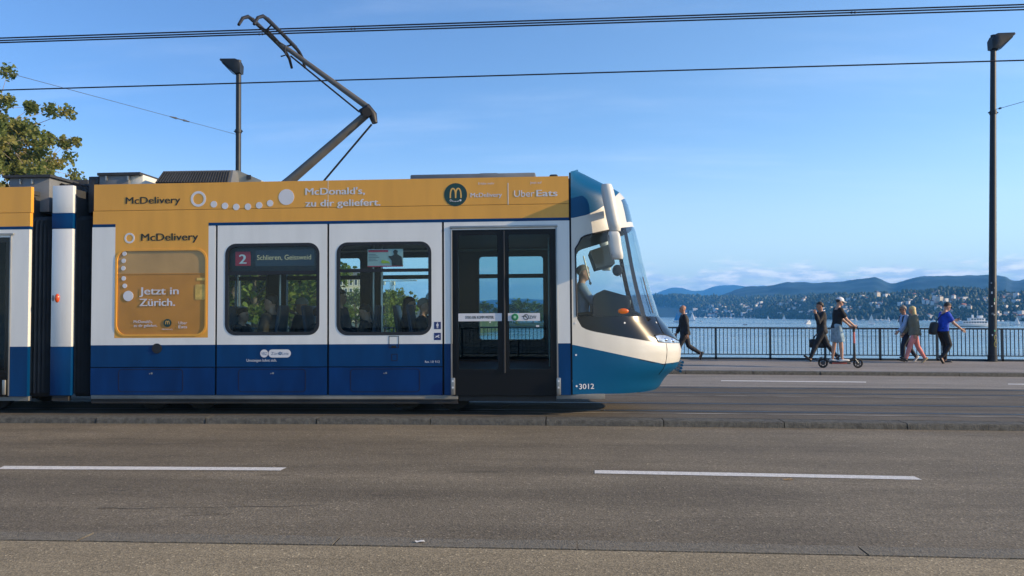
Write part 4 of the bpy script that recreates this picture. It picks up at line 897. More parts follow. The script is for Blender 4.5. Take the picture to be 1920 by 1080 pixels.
# ------------------------------------------------------------------ door
door = MB(); y0 = YS + .02
dA = [(855, 944.2), (947.6, 1037)]
fr_ = MB().plate(rect(dx0 + .004, Z(742, 945), dx1 - .004, dz1), [rect(X(u0 + (2.5 if k == 0 else 4)), Z(694, 945), X(u1 - (5 if k == 0 else 2.5)), Z(438, 945)) for k, (u0, u1) in enumerate(dA)], YS + .005, YS + .05).build('door', dfr, tram, smooth=0)
for k, (u0, u1) in enumerate(dA):
    lf_ = MB().plate(rect(X(u0), Z(699, 945), X(u1), Z(434, 945)), [rrect(X(u0 + (5 if k == 0 else 7)), Z(692, 945), X(u1 - (11 if k == 0 else 5)), Z(440, 945), .03)], YS - .004, YS + .022).build('door_leaf', dfr, tram, smooth=0)
    a, b = X(u0 + 5), X(u1 - 5); MB().add([(a, YS + .006, Z(692, 945)), (b, YS + .006, Z(692, 945)), (b, YS + .006, Z(440, 945)), (a, YS + .006, Z(440, 945))], [[0, 1, 2, 3]]).build('pane', dglass, lf_, smooth=0)
    s0, s1 = ((859.5, 941), (952.5, 1012.5))[k]; st = MB().plate(rect(X(s0), Z(602, 945), X(s1), Z(587.3, 945)), (), YS - .0062, YS - .002).build('notice', letw, lf_, smooth=0)
    if k == 0:
        letters('STEIG EIN. KOMM WEITER.', 873, 926.5, 597.4, 5, letk, st, .02, YS - .0075)
        MB().tube([(X(919), YS - .01, Z(606)), (X(919), YS, Z(606))], .011, 8).build('rivet', letw, lf_)
    else:
        bt = MB().tube([(X(965.6), YS - .02, Z(594.6, 965)), (X(965.6), YS - .004, Z(594.6, 965))], [.045, .052], 20).build('door_button', mat('button_green', (0.01, 0.20, 0.07), .35), tram)
        MB().tube([(X(965.6), YS - .024, Z(594.6, 965)), (X(965.6), YS - .018, Z(594.6, 965))], .02, 14).build('button_cap', mat('button_pale', (0.35, 0.6, 0.42), .3), bt)
        kx = X(988) - X(987); cx, cz = T(986.5, 594.6)
        MB().plate(circ(cx, cz, 5.4 * kx), [circ(cx, cz, 4.2 * kx)], YS - .0085, YS - .006).build('emblem', letk, st, smooth=0)
        MB().add([(cx - 8 * kx, YS - .0088, cz + .9 * kx), (cx - 8 * kx, YS - .0088, cz + 1.9 * kx), (cx + 1.5 * kx, YS - .0088, cz + 1.2 * kx), (cx + 1.5 * kx, YS - .0088, cz + .2 * kx)], [[0, 1, 2, 3]]).add([(cx - 2.6 * kx, YS - .0089, cz + 3.5 * kx), (cx - 1.6 * kx, YS - .0089, cz + 4.1 * kx), (cx + 3.2 * kx, YS - .0089, cz - 3 * kx), (cx + 2.2 * kx, YS - .0089, cz - 3.6 * kx)], [[0, 1, 2, 3]]).build('emblem_arrow', letk, st, smooth=0)
        letters('ZVV', 992.5, 1005.5, 597.6, 6, letk, st, .01, YS - .0075)
        MB().plate(rect(X(1005), Z(615), X(1011), Z(612)), (), YS - .006, YS - .002).build('notice', letw, lf_, smooth=0)
MB().tube([(X(945.8), YS - .012, Z(699, 945)), (X(945.8), YS - .012, Z(433, 945))], .016, 8).build('door_seal', black, tram)
MB().box2((dx0 - .03, YS - .022, dz1 + .02), (dx1 + .03, YS - .001, dz1 + .055), bevel=.008).box2((dx0 - .022, YS - .014, Z(742, 850)), (dx0 - .001, YS - .001, dz1 + .02), bevel=.005).box2((dx1 + .001, YS - .014, Z(742, 1045)), (dx1 + .022, YS - .001, dz1 + .02), bevel=.005).build('door_frame', metal, tram, smooth=30)
for u in (849.5, 1046.5):
    q = MB().box2((X(u - 4), YS - .05, Z(740, u)), (X(u + 4), YS - .016, Z(708, u)), bevel=.01).build('guide_plate', metal, tram, smooth=30)
    for v in (714, 726): MB().tube([(X(u), YS - .056, Z(v, u)), (X(u), YS - .045, Z(v, u))], .015, 8).build('rivet', letw, q)
# sills, underframe, wheels
MB().box2((xL, YS + .01, zSi), (X(858), YS + .12, zBo - .003), bevel=.008).build('sill', sillm, tram, smooth=30)
MB().box2((xL, YS + .03, zSk), (X(857), YS + .14, zSi - .003)).build('skirt', dirt, tram, smooth=0)
MB().box2((X(859), YS + .04, Z(752)), (X(1041), YS + .2, Z(743))).build('door_step', dirt, tram, smooth=0)
MB().box2((X(1042), YS + .02, Z(748.5, 1090)), (X(1133), YS + .10, Z(739.5, 1090)), bevel=.005).build('sill', sillm, tram, smooth=30)
MB().box2((xL - .1, -.95, .2), (xN + .15, .95, zBo)).build('underframe', dirt, tram, smooth=0)
for u in (250, 345, 745, 838, -60, -160):
    for y in (-.56, .56): MB().tube([(X(u), y - .05, .29), (X(u), y + .05, .29)], .285, 26).tube([(X(u), y - .08, .29), (X(u), y + .08, .29)], .09, 14).build('wheel', dirt, tram)
# ------------------------------------------------------------------ joint section, bellows, rear section
def folds(u0, u1, name):
    a, b = X(u0), X(u1); n = 6; xs = [lerp(a, b, i / (2 * n)) for i in range(2 * n + 1)]; z0, z1 = Z(745, 100), Z(352, 110); rings = []
    for z, ins in ((z0, .05), (z0 + .06, 0), (lerp(z0, z1, .5), 0), (z1 - .55, 0), (z1 - .46, .02), (z1 - .40, .10), (z1 - .39, .6)):
        near = [(x, YS + .075 + ins + (.05 if i % 2 else 0), z) for i, x in enumerate(xs)]; rings.append(near + [(x, -y, zz) for x, y, zz in near[::-1]])
    MB().loft(rings).build(name, bellow, tram, smooth=20)
folds(50, 97, 'bellows'); folds(134, 174, 'bellows')
jx0, jx1 = X(94), X(133.5); jz = [Z(v, 115) for v in (742, 650.5, 428.5, 399.5, 347.5)]
MB().box2((jx0, YS + .01, jz[1]), (jx1, YS + .085, jz[2]), 0, .012).build('joint_panel', white, tram, smooth=30); MB().box2((jx0, YS + .01, jz[3]), (jx1, YS + .085, jz[4]), 0, .012).build('joint_panel', white, tram, smooth=30)
MB().box2((jx0, YS + .008, jz[0]), (jx1, YS + .085, jz[1] - .001), 0, .012).build('joint_band', blue, tram, smooth=30); MB().box2((jx0, YS + .008, jz[2] + .001), (jx1, YS + .085, jz[3] - .001), 0, .006).build('joint_band', blue, tram, smooth=30)
MB().box2((jx0, YS + .086, .3), (jx1, 1.15, jz[4] - .05)).build('joint_frame', greyd, tram, smooth=0)
MB().box2((jx0 + .02, YS + .03, Z(752, 115)), (jx1 - .05, YS + .1, jz[0] - .003)).build('sill', dirt, tram, smooth=0)
MB().ell((X(106), YS + .008, Z(559, 106)), (.035, .03, .065), 0).build('side_marker', redlens, tram); MB().ell((X(98), YS + .014, Z(559, 98)), (.02, .012, .05), 0).build('marker_base', greyr, tram)
rx = X(52.5); rx0 = X(-420); RB = [Z(v, 30) for v in (743.5, 650, 430, 424.5, 399, 350.5)]
MB().plate(rect(rx0, RB[4] + .003, rx + .02, RB[5]), (), YS, YS + .06).plate(rect(rx0, RB[3], rx + .01, RB[4] - .003), (), YS, YS + .06).build('advert_band', orange, tram, smooth=0)
MB().plate(rect(rx0, RB[2], rx + .005, RB[3] - .001), (), YS - .002, YS + .06).plate(rect(X(18), RB[0], rx, RB[1] - .001), (), YS, YS + .06).build('stripe', blue, tram, smooth=0)
MB().plate(rect(X(18), RB[1], rx, RB[2] - .001), (), YS, YS + .06).plate(rect(rx0, Z(445, 10), X(18) - .001, RB[2] - .001), (), YS, YS + .06).build('side_panel', white, tram, smooth=0)
MB().box2((rx0, YS - .02, Z(441, 10)), (X(24), YS - .001, Z(437, 10)), bevel=.005).box2((X(17), YS - .012, Z(742, 20)), (X(19.5), YS - .001, Z(442, 20)), bevel=.004).build('door_frame', metal, tram, smooth=30)
MB().box2((X(9), YS - .04, Z(740, 10)), (X(15), YS - .01, Z(712, 10)), bevel=.01).build('guide_plate', metal, tram, smooth=30)
d2 = MB().plate(rect(rx0, Z(744, 10), X(17), Z(446, 10)), [rect(rx0 + .3, Z(694, 10), X(8), Z(455, 10))], YS + .01, YS + .05).build('door_leaf', gloss, tram, smooth=0)
MB().add([(rx0 + .3, YS + .03, Z(694, 10)), (X(8), YS + .03, Z(694, 10)), (X(8), YS + .03, Z(455, 10)), (rx0 + .3, YS + .03, Z(455, 10))], [[0, 1, 2, 3]]).build('pane', dglass, d2, smooth=0)
MB().box2((rx0, YS + .062, RB[0] + .02), (rx - .02, 1.14, RB[0] + .08)).box2((rx0, YS + .062, RB[5] - .1), (rx - .02, 1.14, RB[5] - .04)).box2((rx0, 1.1, RB[0]), (rx, 1.16, RB[5] - .04)).box2((rx - .06, YS + .062, RB[0] + .09), (rx - .02, -.5, RB[5] - .11)).build('rear_body', greyd, tram, smooth=0)
MB().box2((rx0, YS + .03, Z(752, 30)), (rx, YS + .1, RB[0] - .003)).build('sill', sillm, tram, smooth=0)
MB().box2((rx0, -.9, .2), (rx - .1, .9, RB[0])).build('underframe', dirt, tram, smooth=0)
# ------------------------------------------------------------------ roof equipment
def rb(u0, v0, u1, v1, ya, yb, m, name, bevel=.01, par=tram):
    x0, z1 = T(u0, v0, ya); x1, z0 = T(u1, v1, ya); return MB().box2((x0, ya, z0), (x1, yb, z1), bevel=bevel).build(name, m, par, smooth=30)
k1 = rb(18, 332, 92, 397, -.95, .8, greyr, 'roof_unit'); rb(4, 328.5, 94, 331.5, -1.0, .9, greyd, 'lid', 0, k1)
rb(60, 336, 62, 344, -.97, -.955, metal, 'latch', 0, k1)
for u, w in ((36, 2), (58, 2)): rb(u, 336, u + w, 345, -.98, -.955, metal, 'latch', 0, k1)
k2 = rb(166, 331, 187, 398, -.9, .8, greyd, 'roof_unit'); rb(94, 346, 176, 398, -.7, .8, greyd, 'roof_duct')
k3 = rb(184, 327, 241, 350, -.9, .8, greyr, 'roof_unit'); rb(182, 324, 262, 327.5, -.93, .85, greyd, 'lid', 0, k3)
for u in (197, 238): rb(u, 330, u + 3, 338, -.93, -.905, metal, 'latch', 0, k3)
rb(241.5, 328, 268, 348, -.85, .6, mat('unit_white', (.72, .70, .62), .5), 'unit_cover', .01, k3); rb(100, 338, 165, 350, -.3, .5, greyd, 'roof_duct'); 
q = MB()
for i in range(6): a = T3(104 + i * 11, 343 + (i % 3) * 2, -.7); q.tube([a, a + Vector((.12, 0, -.04)), a + Vector((.2, 0, -.2))], .018, 6)
q.build('cable_bundle', black, tram)
ya = -.95
pts = [T(u, v, ya) for u, v in ((295.5, 345), (300, 318.5), (432, 316.5), (437, 345))]
lu = MB(); 
zz = [p[1] for p in pts]
bot = [(pts[0][0], ya - .08, zz[0]), (pts[3][0], ya - .08, zz[3]), (pts[3][0], .8, zz[3]), (pts[0][0], .8, zz[0])]; tp_ = [(pts[1][0], ya + .1, zz[1]), (pts[2][0], ya + .1, zz[2]), (pts[2][0], .7, zz[2]), (pts[1][0], .7, zz[1])]
lu.loft([bot, tp_]); lu = lu.build('louvre_unit', greyr, tram, smooth=0)
q = MB()
for i in range(27):
    t = (i + .8) / 28; a = Vector(bot[0]).lerp(Vector(bot[1]), t); b = Vector(tp_[0]).lerp(Vector(tp_[1]), t); q.tube([a.lerp(b, .02) + Vector((0, -.012, 0)), a.lerp(b, .90) + Vector((0, -.012, 0))], .017, 5)
q.build('slats', greyd, lu)
pts = [T(u, v, -.7) for u, v in ((437, 344), (437, 319), (446, 319.5), (490, 338), (490, 344))]
MB().plate(pts, (), -.7, .7).build('louvre_unit', mat('roof_beige', (.33, .32, .27), .7, var=.2), tram, smooth=0); rb(462, 328, 470, 336, -.72, -.705, greyd, 'latch', 0)
tr_ = rb(769, 327.5, 1004, 337, -.75, .75, greyr, 'roof_tray', .02); rb(898, 324.5, 934, 333, -.6, .5, greyd, 'tray_clamp', .02); rb(1030, 326.5, 1046, 333, -.6, -.3, greyd, 'roof_antenna', .03)
# ------------------------------------------------------------------ pantograph
pm = mat('pantograph_grey', (0.13, 0.125, 0.115), 0.5, 0.3, var=0.15); pd = mat('pantograph_dark', (0.02, 0.02, 0.022), 0.5, 0.2)
def C0(u, v, y=0): return T3(u, v, y)
xA = C0(469, 33.5, -.72); xB = C0(497, 33, -.72); hz = xA.z; hc = Vector(((xA.x + xB.x) / 2, 0, hz - .10))
MB().tube([C0(500, 373), C0(545, 338), C0(688, 214)], [.078, .078, .062], 14).build('lower_arm', pm, tram)
MB().tube([C0(588, 362, .18), C0(697, 233, .18)], .017, 8).build('control_rod', pd, tram)
MB().tube([C0(676, 212, -.03), C0(690, 205, -.03), C0(699, 216, -.03), C0(703, 231, -.03)], [.06, .09, .07, .045], 12).tube([C0(688, 210, -.14), C0(688, 210, .14)], .075, 16).tube([C0(700, 229, -.1), C0(700, 229, .2)], .03, 10).build('knuckle', pd, tram)
MB().tube([C0(692, 203), hc + Vector((.25, 0, -.17)), hc + Vector((.03, 0, -.02))], [.050, .038, .030], 14).build('upper_arm', pm, tram)
MB().tube([C0(674, 210, .1), C0(545, 105, .1), hc + Vector((.24, .1, -.24))], .014, 8).build('control_rod', pd, tram)
hd = MB()
for xx in (xA.x, xB.x):
    pts = [(xx - .05, -1.02, hz - .22), (xx - .03, -.92, hz - .08), (xx, -.80, hz - .012), (xx, -.70, hz), (xx, 0, hz + .012), (xx, .70, hz), (xx, .80, hz - .012), (xx + .02, .92, hz - .08), (xx + .03, 1.02, hz - .22)]
    hd.tube(pts, [.022, .026, .03, .03, .03, .03, .03, .026, .022], 8)
hd.build('collector_bow', pd, tram)
cb = MB()
for xx in (xA.x, xB.x): cb.box((xx, 0, hz + .018), (.055, 1.3, .03), bevel=.008)
cb.build('contact_strip', mat('carbon', (0.03, 0.03, 0.032), .55), tram)
q = MB()
for y in (-.45, .45): q.tube([(xA.x, y, hz - .01), (hc.x, y * .85, hz - .07), (xB.x, y, hz - .01)], .014, 6)
q.tube([(hc.x, -.42, hz - .08), (hc.x, .42, hz - .08)], .024, 8).tube([hc, hc + Vector((0, 0, .03))], .04, 8)
for s in (-1, 1): q.tube([hc + Vector((.10, 0, -.06)), Vector((hc.x + .04, s * .42, hz - .08))], .015, 6)
q.tube([hc + Vector((.2, -.1, -.12)), hc + Vector((.22, -.12, -.28)), hc + Vector((.14, -.12, -.3))], .012, 6)
q.build('head_frame', pd, tram)
MB().box2((X(500, 345, 0), -.55, zTop - .03), (X(640, 345, 0), .55, zTop + .07), bevel=.02).build('pantograph_base', greyd, tram, smooth=30)
# ------------------------------------------------------------------ cab nose: a curved shell
prof = [(1073, 319.5), (1080, 320.5), (1095, 326.5), (1110, 333.5), (1130, 343), (1150, 352), (1165, 360), (1174, 369), (1181, 382), (1186, 400), (1191, 422), (1196, 432), (1203, 460), (1212, 500), (1223, 540), (1236, 578), (1241, 594), (1250, 605), (1264, 622), (1274, 634), (1280, 645), (1283, 657), (1281.5, 672), (1276, 688), (1264, 699), (1254, 707), (1247, 717), (1242, 726), (1236, 731)]
zCa, zCb = T(1140, 432, -.4)[1], T(1080, 320, -.4)[1]
def crown_(z): t = max(0, min(1, (z - zCa) / (zCb - zCa))); return .20 * t * t * (3 - 2 * t) if t < 1 else .20
PR = [T(u, v, -.40) for u, v in prof]; PR = sorted([(x, z - .89 * crown_(z)) for x, z in PR], key=lambda p: p[1]); PR = [(z, x) for x, z in PR]
nz0, nz1 = PR[0][0], PR[-1][0]; NX = xN + .012
def Ln(z): return max(.13, pl(PR, z) - NX)
def nose(f, z):
    """near half of the shell: f 0 at the body seam, 1 on the centre line"""
    L = Ln(z); k = .19; hw = 1.2 - .10 * max(0, (z - nz1 + .25) / .25) ** 2
    lowz = max(0, (nz0 + .42 - z) / .42); hw2 = hw
    w = hw2 * (1 - k * f) * max(0, 1 - f ** 3.0) ** .44 * (1 - .10 * lowz * f)
    c = 0
    for _ in range(4): c = crown_(z + c * .89)
    return Vector((NX + f * L, -w, z + c * (1 - (w / 1.2) ** 2)))
def nose_y(x, z):
    f = max(0, min(.999, (x - NX) / Ln(z))); return nose(f, z).y
B0 = [(1075, 739.5), (1180, 737.5), (1205, 735), (1236, 731), (1290, 731)]
B1 = [(1075, 646.5), (1130, 658), (1200, 673), (1243, 682), (1262, 680), (1290, 675)]
B2 = [(1083, 598), (1085, 606), (1089, 612), (1097, 617), (1112, 621.5), (1150, 628.5), (1200, 637), (1232, 642.5), (1255, 643.5), (1290, 643.5)]
B3 = [(1075, 593.2), (1300, 593.2)]
B4 = [(1083, 466), (1085, 455), (1089, 447.5), (1097, 442), (1112, 438.5), (1146, 431), (1165, 427), (1185, 425), (1195, 428), (1220, 430)]
B5 = [(1075, 408.5), (1100, 403), (1118, 395), (1132, 386), (1146, 375), (1156, 366), (1163, 359), (1168, 352)]
def solve_z(f, curve):
    a, b = nz0, nz1
    for _ in range(34):
        m = (a + b) / 2; u, v = tproj(nose(f, m))
        if v > pl(curve, u): a = m
        else: b = m
    return (a + b) / 2
FC = [0, .012, .025, .04, .052] 
PA, PB_ = .745, .80
FC += [lerp(.052, PA, i / 17) for i in range(1, 18)] + [lerp(PA, PB_, i / 3) for i in range(1, 4)] + [1 - (1 - PB_) * (1 - i / 20) ** 1.7 for i in range(1, 21)]
FC[-1] = 1.0
NR = [10, 9, 8, 18, 12, 14]; cat_mb = {k: MB() for k in ('cab_shell', 'cab_band', 'cab_mask', 'cab_window', 'pillar', 'windscreen', 'front_display', 'cab_visor', 'cab_window+', 'pillar+')}
colz = []
for f in FC:
    zs = [solve_z(f, c) for c in (B0, B1, B2, B3, B4, B5)]; 
    for i in range(1, 6): zs[i] = max(zs[i], zs[i - 1] + .0005)
    zs = [min(z, nz1 - .0005 * (6 - i)) for i, z in enumerate(zs)] + [nz1]; col = []
    for i in range(6):
        col += [nose(f, lerp(zs[i], zs[i + 1], j / NR[i])) for j in range(NR[i])]
    col.append(nose(f, nz1)); colz.append(col)
rowcat = [i for i in range(6) for _ in range(NR[i])]; rowfrac = [j / NR[i] for i in range(6) for j in range(NR[i])]
for c in range(len(FC) - 1):
    f = (FC[c] + FC[c + 1]) / 2
    for r in range(len(rowcat)):
        bnd = rowcat[r]
        if bnd == 0: k = 'cab_shell'
        elif bnd == 1: k = 'cab_band'
        elif bnd == 2: k = 'cab_mask' if f > .052 else 'cab_band'
        elif bnd == 3: k = 'cab_band' if f < .052 else 'cab_window' if f < PA else 'pillar' if f < PB_ else 'windscreen'
        elif bnd == 4: k = 'front_display' if f > .845 and .14 <= rowfrac[r] < .82 else 'cab_band'
        else: k = 'cab_visor'
        q = [colz[c][r], colz[c + 1][r], colz[c + 1][r + 1], colz[c][r + 1]]
        cat_mb[k].add(q, [[0, 1, 2, 3]]); cat_mb[k + '+' if k in ('cab_window', 'pillar') else k].add([Vector((p.x, -p.y, p.z)) for p in q[::-1]], [[0, 1, 2, 3]])
cabw = mat('cab_white_sun_tint', (0.60, 0.585, 0.53), 0.36, var=0.05, vscale=1.3, coat=0.15, stretch=(3, 3, 1))  # body white darkened against the sun, its cream sunlight tint put into the colour
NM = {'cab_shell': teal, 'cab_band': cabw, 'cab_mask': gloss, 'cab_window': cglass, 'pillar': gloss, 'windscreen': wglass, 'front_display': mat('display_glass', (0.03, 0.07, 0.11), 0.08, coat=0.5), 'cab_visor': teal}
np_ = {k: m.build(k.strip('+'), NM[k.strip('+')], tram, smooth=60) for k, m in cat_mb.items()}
for o in np_.values():
    bm = bmesh.new(); bm.from_mesh(o.data); bmesh.ops.remove_doubles(bm, verts=bm.verts[:], dist=.0008); bmesh.ops.dissolve_degenerate(bm, dist=.0005, edges=bm.edges[:])
    bmesh.ops.recalc_face_normals(bm, faces=bm.faces[:]); bm.to_mesh(o.data); bm.free(); finish(o.data, 60, False)
MB().add([nose(f, nz1) for f in FC] + [Vector((nose(f, nz1).x, -nose(f, nz1).y, nose(f, nz1).z)) for f in FC[::-1]], [[i, i + 1, 2 * len(FC) - 2 - i, 2 * len(FC) - 1 - i] for i in range(len(FC) - 1)]).build('cab_roof', teal, tram, smooth=0)
# black seam between body and cab, frame of the cab window
MB().plate(rect(xN - .012, zBo, NX - .002, zTop + .05), (), YS + .006, YS + .05).build('cab_seam', gap_m, tram, smooth=0)
wf = []
for f, cv in [(.052, B3), (.052, B4)] + [(f, B4) for f in FC if .06 < f < PA]: 
    p = nose(f, solve_z(f, cv)); wf.append(p + Vector((0, -.004, 0)))
MB().tube(wf, .013, 6).build('window_seal', black, tram)
def on_nose(u, v, out=.004):
    a, b = 0.0, .999
    for _ in range(40):
        m = (a + b) / 2; z = solve_v(m, v); uu = tproj(nose(m, z))[0]
        if uu < u: a = m
        else: b = m
    z = solve_v(a, v); p = nose(a, z); q = nose(min(1, a + .01), z); r = nose(a, z + .01); n = (q - p).cross(r - p).normalized()
    if n.y > 0: n = -n
    return p + n * out, n
def solve_v(f, v): return solve_z(f, [(0, v), (1, v)])
# headlamp lens lying in the curve of the nose
HL = [(1228, 629), (1236, 626.5), (1248, 628), (1262, 633.5), (1272, 639.5), (1281, 644)]
fs_ = [f for f in FC if tproj(nose(f, solve_z(f, B2)))[0] > 1233]
hl = MB(); hf = MB(); cols = []
for f in fs_:
    za, zb_ = solve_z(f, [(u, v - .8) for u, v in B2]), solve_z(f, HL); zb_ = max(zb_, za + .002); cols.append([nose(f, lerp(za, zb_, j / 6)) + Vector((.006, -.010 * math.sin(math.pi * j / 6) ** .5 - .003, 0)) for j in range(7)])
for s in (1, -1):
    for c in range(len(cols) - 3):
        for j in range(6): hl.add([Vector((p.x, p.y * s, p.z)) for p in (cols[c][j], cols[c + 1][j], cols[c + 1][j + 1], cols[c][j + 1])], [[0, 1, 2, 3]])
lens_m = mat('headlamp_lens', (0.42, 0.46, 0.50), 0.12, 0.6, var=0.6, vscale=11, coat=0.6)
hlo = hl.build('headlight', lens_m, tram, smooth=60)
ol = [nose(f, max(solve_z(f, HL), solve_z(f, B2) + .004)) + Vector((.006, -.006, 0)) for f in fs_[:-2]]; MB().tube(ol, .009, 6).build('lamp_surround', black, hlo)
q = MB()
for u, v in ((1246, 637), (1259, 638.5)):
    p, n = on_nose(u, v, .0); q.ell(p, (.045, .02, .03), 0, 12, 6)
q.build('lamp_bulb', mat('lamp_reflector', (0.8, 0.82, 0.85), 0.08, 0.9), hlo)
# turn signal, rivets, number
p, n = on_nose(1168, 583.5, .01); MB().ell(p, (.078, .03, .040)).build('indicator', amberlens, tram)
q = MB()
for u, v in ((1171, 605.5), (1080, 665.5), (1081, 724), (1079, 606), (1230, 605)):
    p, n = on_nose(u, v, .0); q.tube([p, p + n * .007], .014, 8)
q.build('rivet', letw, tram)
letters('3012', 1086, 1114, 729.8, 9.6, letw, tram, .022, fn=lambda x, z: nose_y(x, z) - .005)
# panel joint in the bumper, ribbed buffer
pts = [on_nose(u, v, .002)[0] for u, v in ((1249, 644), (1250.5, 655), (1250, 668), (1247.5, 682), (1243, 692), (1235, 702))]
MB().tube(pts, .005, 5).build('bumper_joint', gap_m, tram)
pts = [on_nose(u, v, .001)[0] for u, v in ((1200, 674), (1222, 679), (1244, 683.5), (1262, 681.5), (1276, 678.5))]
MB().tube(pts, .006, 5).build('bumper_joint', gap_m, tram)
pts = [on_nose(u, v, .002)[0] for u, v in ((1229, 594), (1234, 606), (1242, 622), (1246, 627))]
MB().tube(pts, .006, 5).build('mask_joint', black, tram)
bx = T3(1274, 684, .2)
q = MB()
for i in range(4): q.tube([bx + Vector((.02 - i * .012, -.2, .05 - i * .045)), bx + Vector((.02 - i * .012, .6, .05 - i * .045))], .022, 8)
q.build('buffer', teal, tram)
# wiper and windscreen edge
pts = [on_nose(u, v, .02)[0] for u, v in ((1222, 588), (1212, 555), (1203, 520))]
MB().tube(pts, .008, 6).build('wiper', black, tram)
# mirrors on the cab side: tall camera-like housing above, mirror below (both sides)
cream = mat('housing_cream', (0.64, 0.63, 0.58), 0.45, coat=0.1)
def housing(pts, rx, ry, name, yo, sg, m=cream, ex=2.4, flat_end=False):
    P = [T3(u, v, yo) for u, v in pts]; P = [Vector((p.x, p.y * sg, p.z)) for p in P]; n = 22; rings = []; N_ = 12
    for i in range(N_ + 1):
        t = i / N_; s_ = t * (len(P) - 1); a = min(int(s_), len(P) - 2); c = P[a].lerp(P[a + 1], s_ - a)
        e = max(.80, min(1, (1 - abs(2 * t - 1) ** 12)) ** .5)
        rings.append([c + Vector((rx * e * math.copysign(abs(math.cos(th)) ** (2 / ex), math.cos(th)), ry * e * math.copysign(abs(math.sin(th)) ** (2 / ex), math.sin(th)), 0)) for th in [2 * math.pi * k / n for k in range(n)]])
    return MB().loft(rings).build(name, m, tram, smooth=50)
for sg in (1, -1):
    housing([(1137, 347), (1143, 380), (1149, 410), (1154, 434)], .088, .15, 'mirror_housing', -1.32, sg)
    MB().tube([Vector((X(1152, 400, -1.2), -1.05 * sg, Z(392, 1150))), Vector((X(1146, 400, -1.3), -1.28 * sg, Z(392, 1150)))], .05, 10).tube([Vector((X(1160, 440, -1.2), -1.28 * sg, Z(428, 1150))), Vector((X(1156, 440, -1.3), -1.34 * sg, Z(440, 1150)))], .03, 8).build('mirror_arm', black, tram)
    m_ = housing([(1150, 435), (1153, 460), (1158, 486)], .085, .12, 'mirror', -1.36, sg, ex=4)
    a, b = T3(1141.5, 440, -1.36), T3(1149, 482, -1.36); MB().box(((a.x + b.x) / 2 - .005, -1.36 * sg, (a.z + b.z) / 2), (.02, .2, .29), rot=Euler((0, R(-9), 0)), bevel=.01).build('mirror_glass', black, m_)
# ------------------------------------------------------------------ cab interior
dashm = mat('dash_dark', (0.02, 0.021, 0.024), 0.6)
def ib(u0, v0, u1, v1, ya, yb, m, name, bevel=.02):
    x0, z1 = T(u0, v0, ya); x1, z0 = T(u1, v1, ya); return MB().box2((x0, ya, z0), (x1, yb, z1), bevel=bevel).build(name, m, tram, smooth=30)
pts = [T(u, v, -.75) for u, v in ((1112, 600), (1112, 560), (1118, 550), (1133, 543), (1180, 556), (1184, 580), (1220, 597), (1220, 600))]
MB().plate(pts, (), -.75, .75).build('dashboard', dashm, tram, smooth=0)
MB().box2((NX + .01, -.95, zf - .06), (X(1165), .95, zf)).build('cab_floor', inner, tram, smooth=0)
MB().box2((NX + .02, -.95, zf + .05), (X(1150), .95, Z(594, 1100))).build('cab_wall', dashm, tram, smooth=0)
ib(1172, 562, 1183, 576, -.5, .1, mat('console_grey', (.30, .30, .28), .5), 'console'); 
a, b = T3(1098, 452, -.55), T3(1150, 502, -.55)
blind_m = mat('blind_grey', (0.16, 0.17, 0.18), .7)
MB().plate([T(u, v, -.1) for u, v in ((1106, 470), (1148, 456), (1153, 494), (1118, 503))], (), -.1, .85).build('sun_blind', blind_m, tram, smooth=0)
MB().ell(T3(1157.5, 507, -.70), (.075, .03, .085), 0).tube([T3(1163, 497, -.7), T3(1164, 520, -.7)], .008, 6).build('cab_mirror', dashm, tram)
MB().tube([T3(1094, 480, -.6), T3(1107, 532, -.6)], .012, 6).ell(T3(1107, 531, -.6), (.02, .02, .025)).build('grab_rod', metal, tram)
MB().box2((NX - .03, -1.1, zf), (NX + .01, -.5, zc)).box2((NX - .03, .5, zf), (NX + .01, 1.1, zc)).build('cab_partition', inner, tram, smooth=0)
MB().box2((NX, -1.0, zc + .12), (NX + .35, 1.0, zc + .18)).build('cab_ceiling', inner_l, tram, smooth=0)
# passenger room: display box, poster, posts, seats
box_in = MB().box2((X(423, 480), YS + .05, Z(508.5)), (X(598, 480), YS + .14, Z(455)), bevel=.01).build('display_box', mat('display_navy', (0.010, 0.022, 0.040), 0.4), tram)
MB().plate(rect(X(476.5), Z(498, 530), X(587), Z(468, 530)), (), YS + .044, YS + .05).build('display_screen', mat('display_screen', (0.02, 0.045, 0.085), 0.3), box_in, smooth=0)
rd = MB().plate(rect(X(438.5), Z(498, 452), X(466.5), Z(471.5, 452)), (), YS + .042, YS + .05).build('line_sign', red, box_in, smooth=0)
letters('2', 446.5, 459.5, 494, 17, mat('sign_white', (.8, .8, .8), .5), rd, .03, YS + .040); led = mat('led_amber', (0.40, 0.36, 0.22), 0.5, emit=(1, .85, .5), estr=0.14)
letters('Schlieren, Geissweid', 480, 581.5, 486.5, 9.0, led, box_in, .004, YS + .041)
po = MB().plate(rect(X(688), Z(500, 720), X(755), Z(466.5, 720)), (), YS + .035, YS + .04).build('window_poster', mat('poster_pale', (0.42, 0.52, 0.50), .5), tram, smooth=0)
MB().plate(rect(X(689.5), Z(472.5, 705), X(727), Z(468, 705)), (), YS + .032, YS + .035).plate(rect(X(688), Z(500, 720), X(755), Z(498, 720)), (), YS + .032, YS + .035).build('poster_print', red, po, smooth=0)
q = MB()
for v in (476, 479, 482, 485, 488): q.plate(rect(X(690), Z(v + 1, 700), X(690 + 12 + (v * 7) % 9), Z(v, 700)), (), YS + .032, YS + .035)
q.build('poster_print', greyr, po, smooth=0)
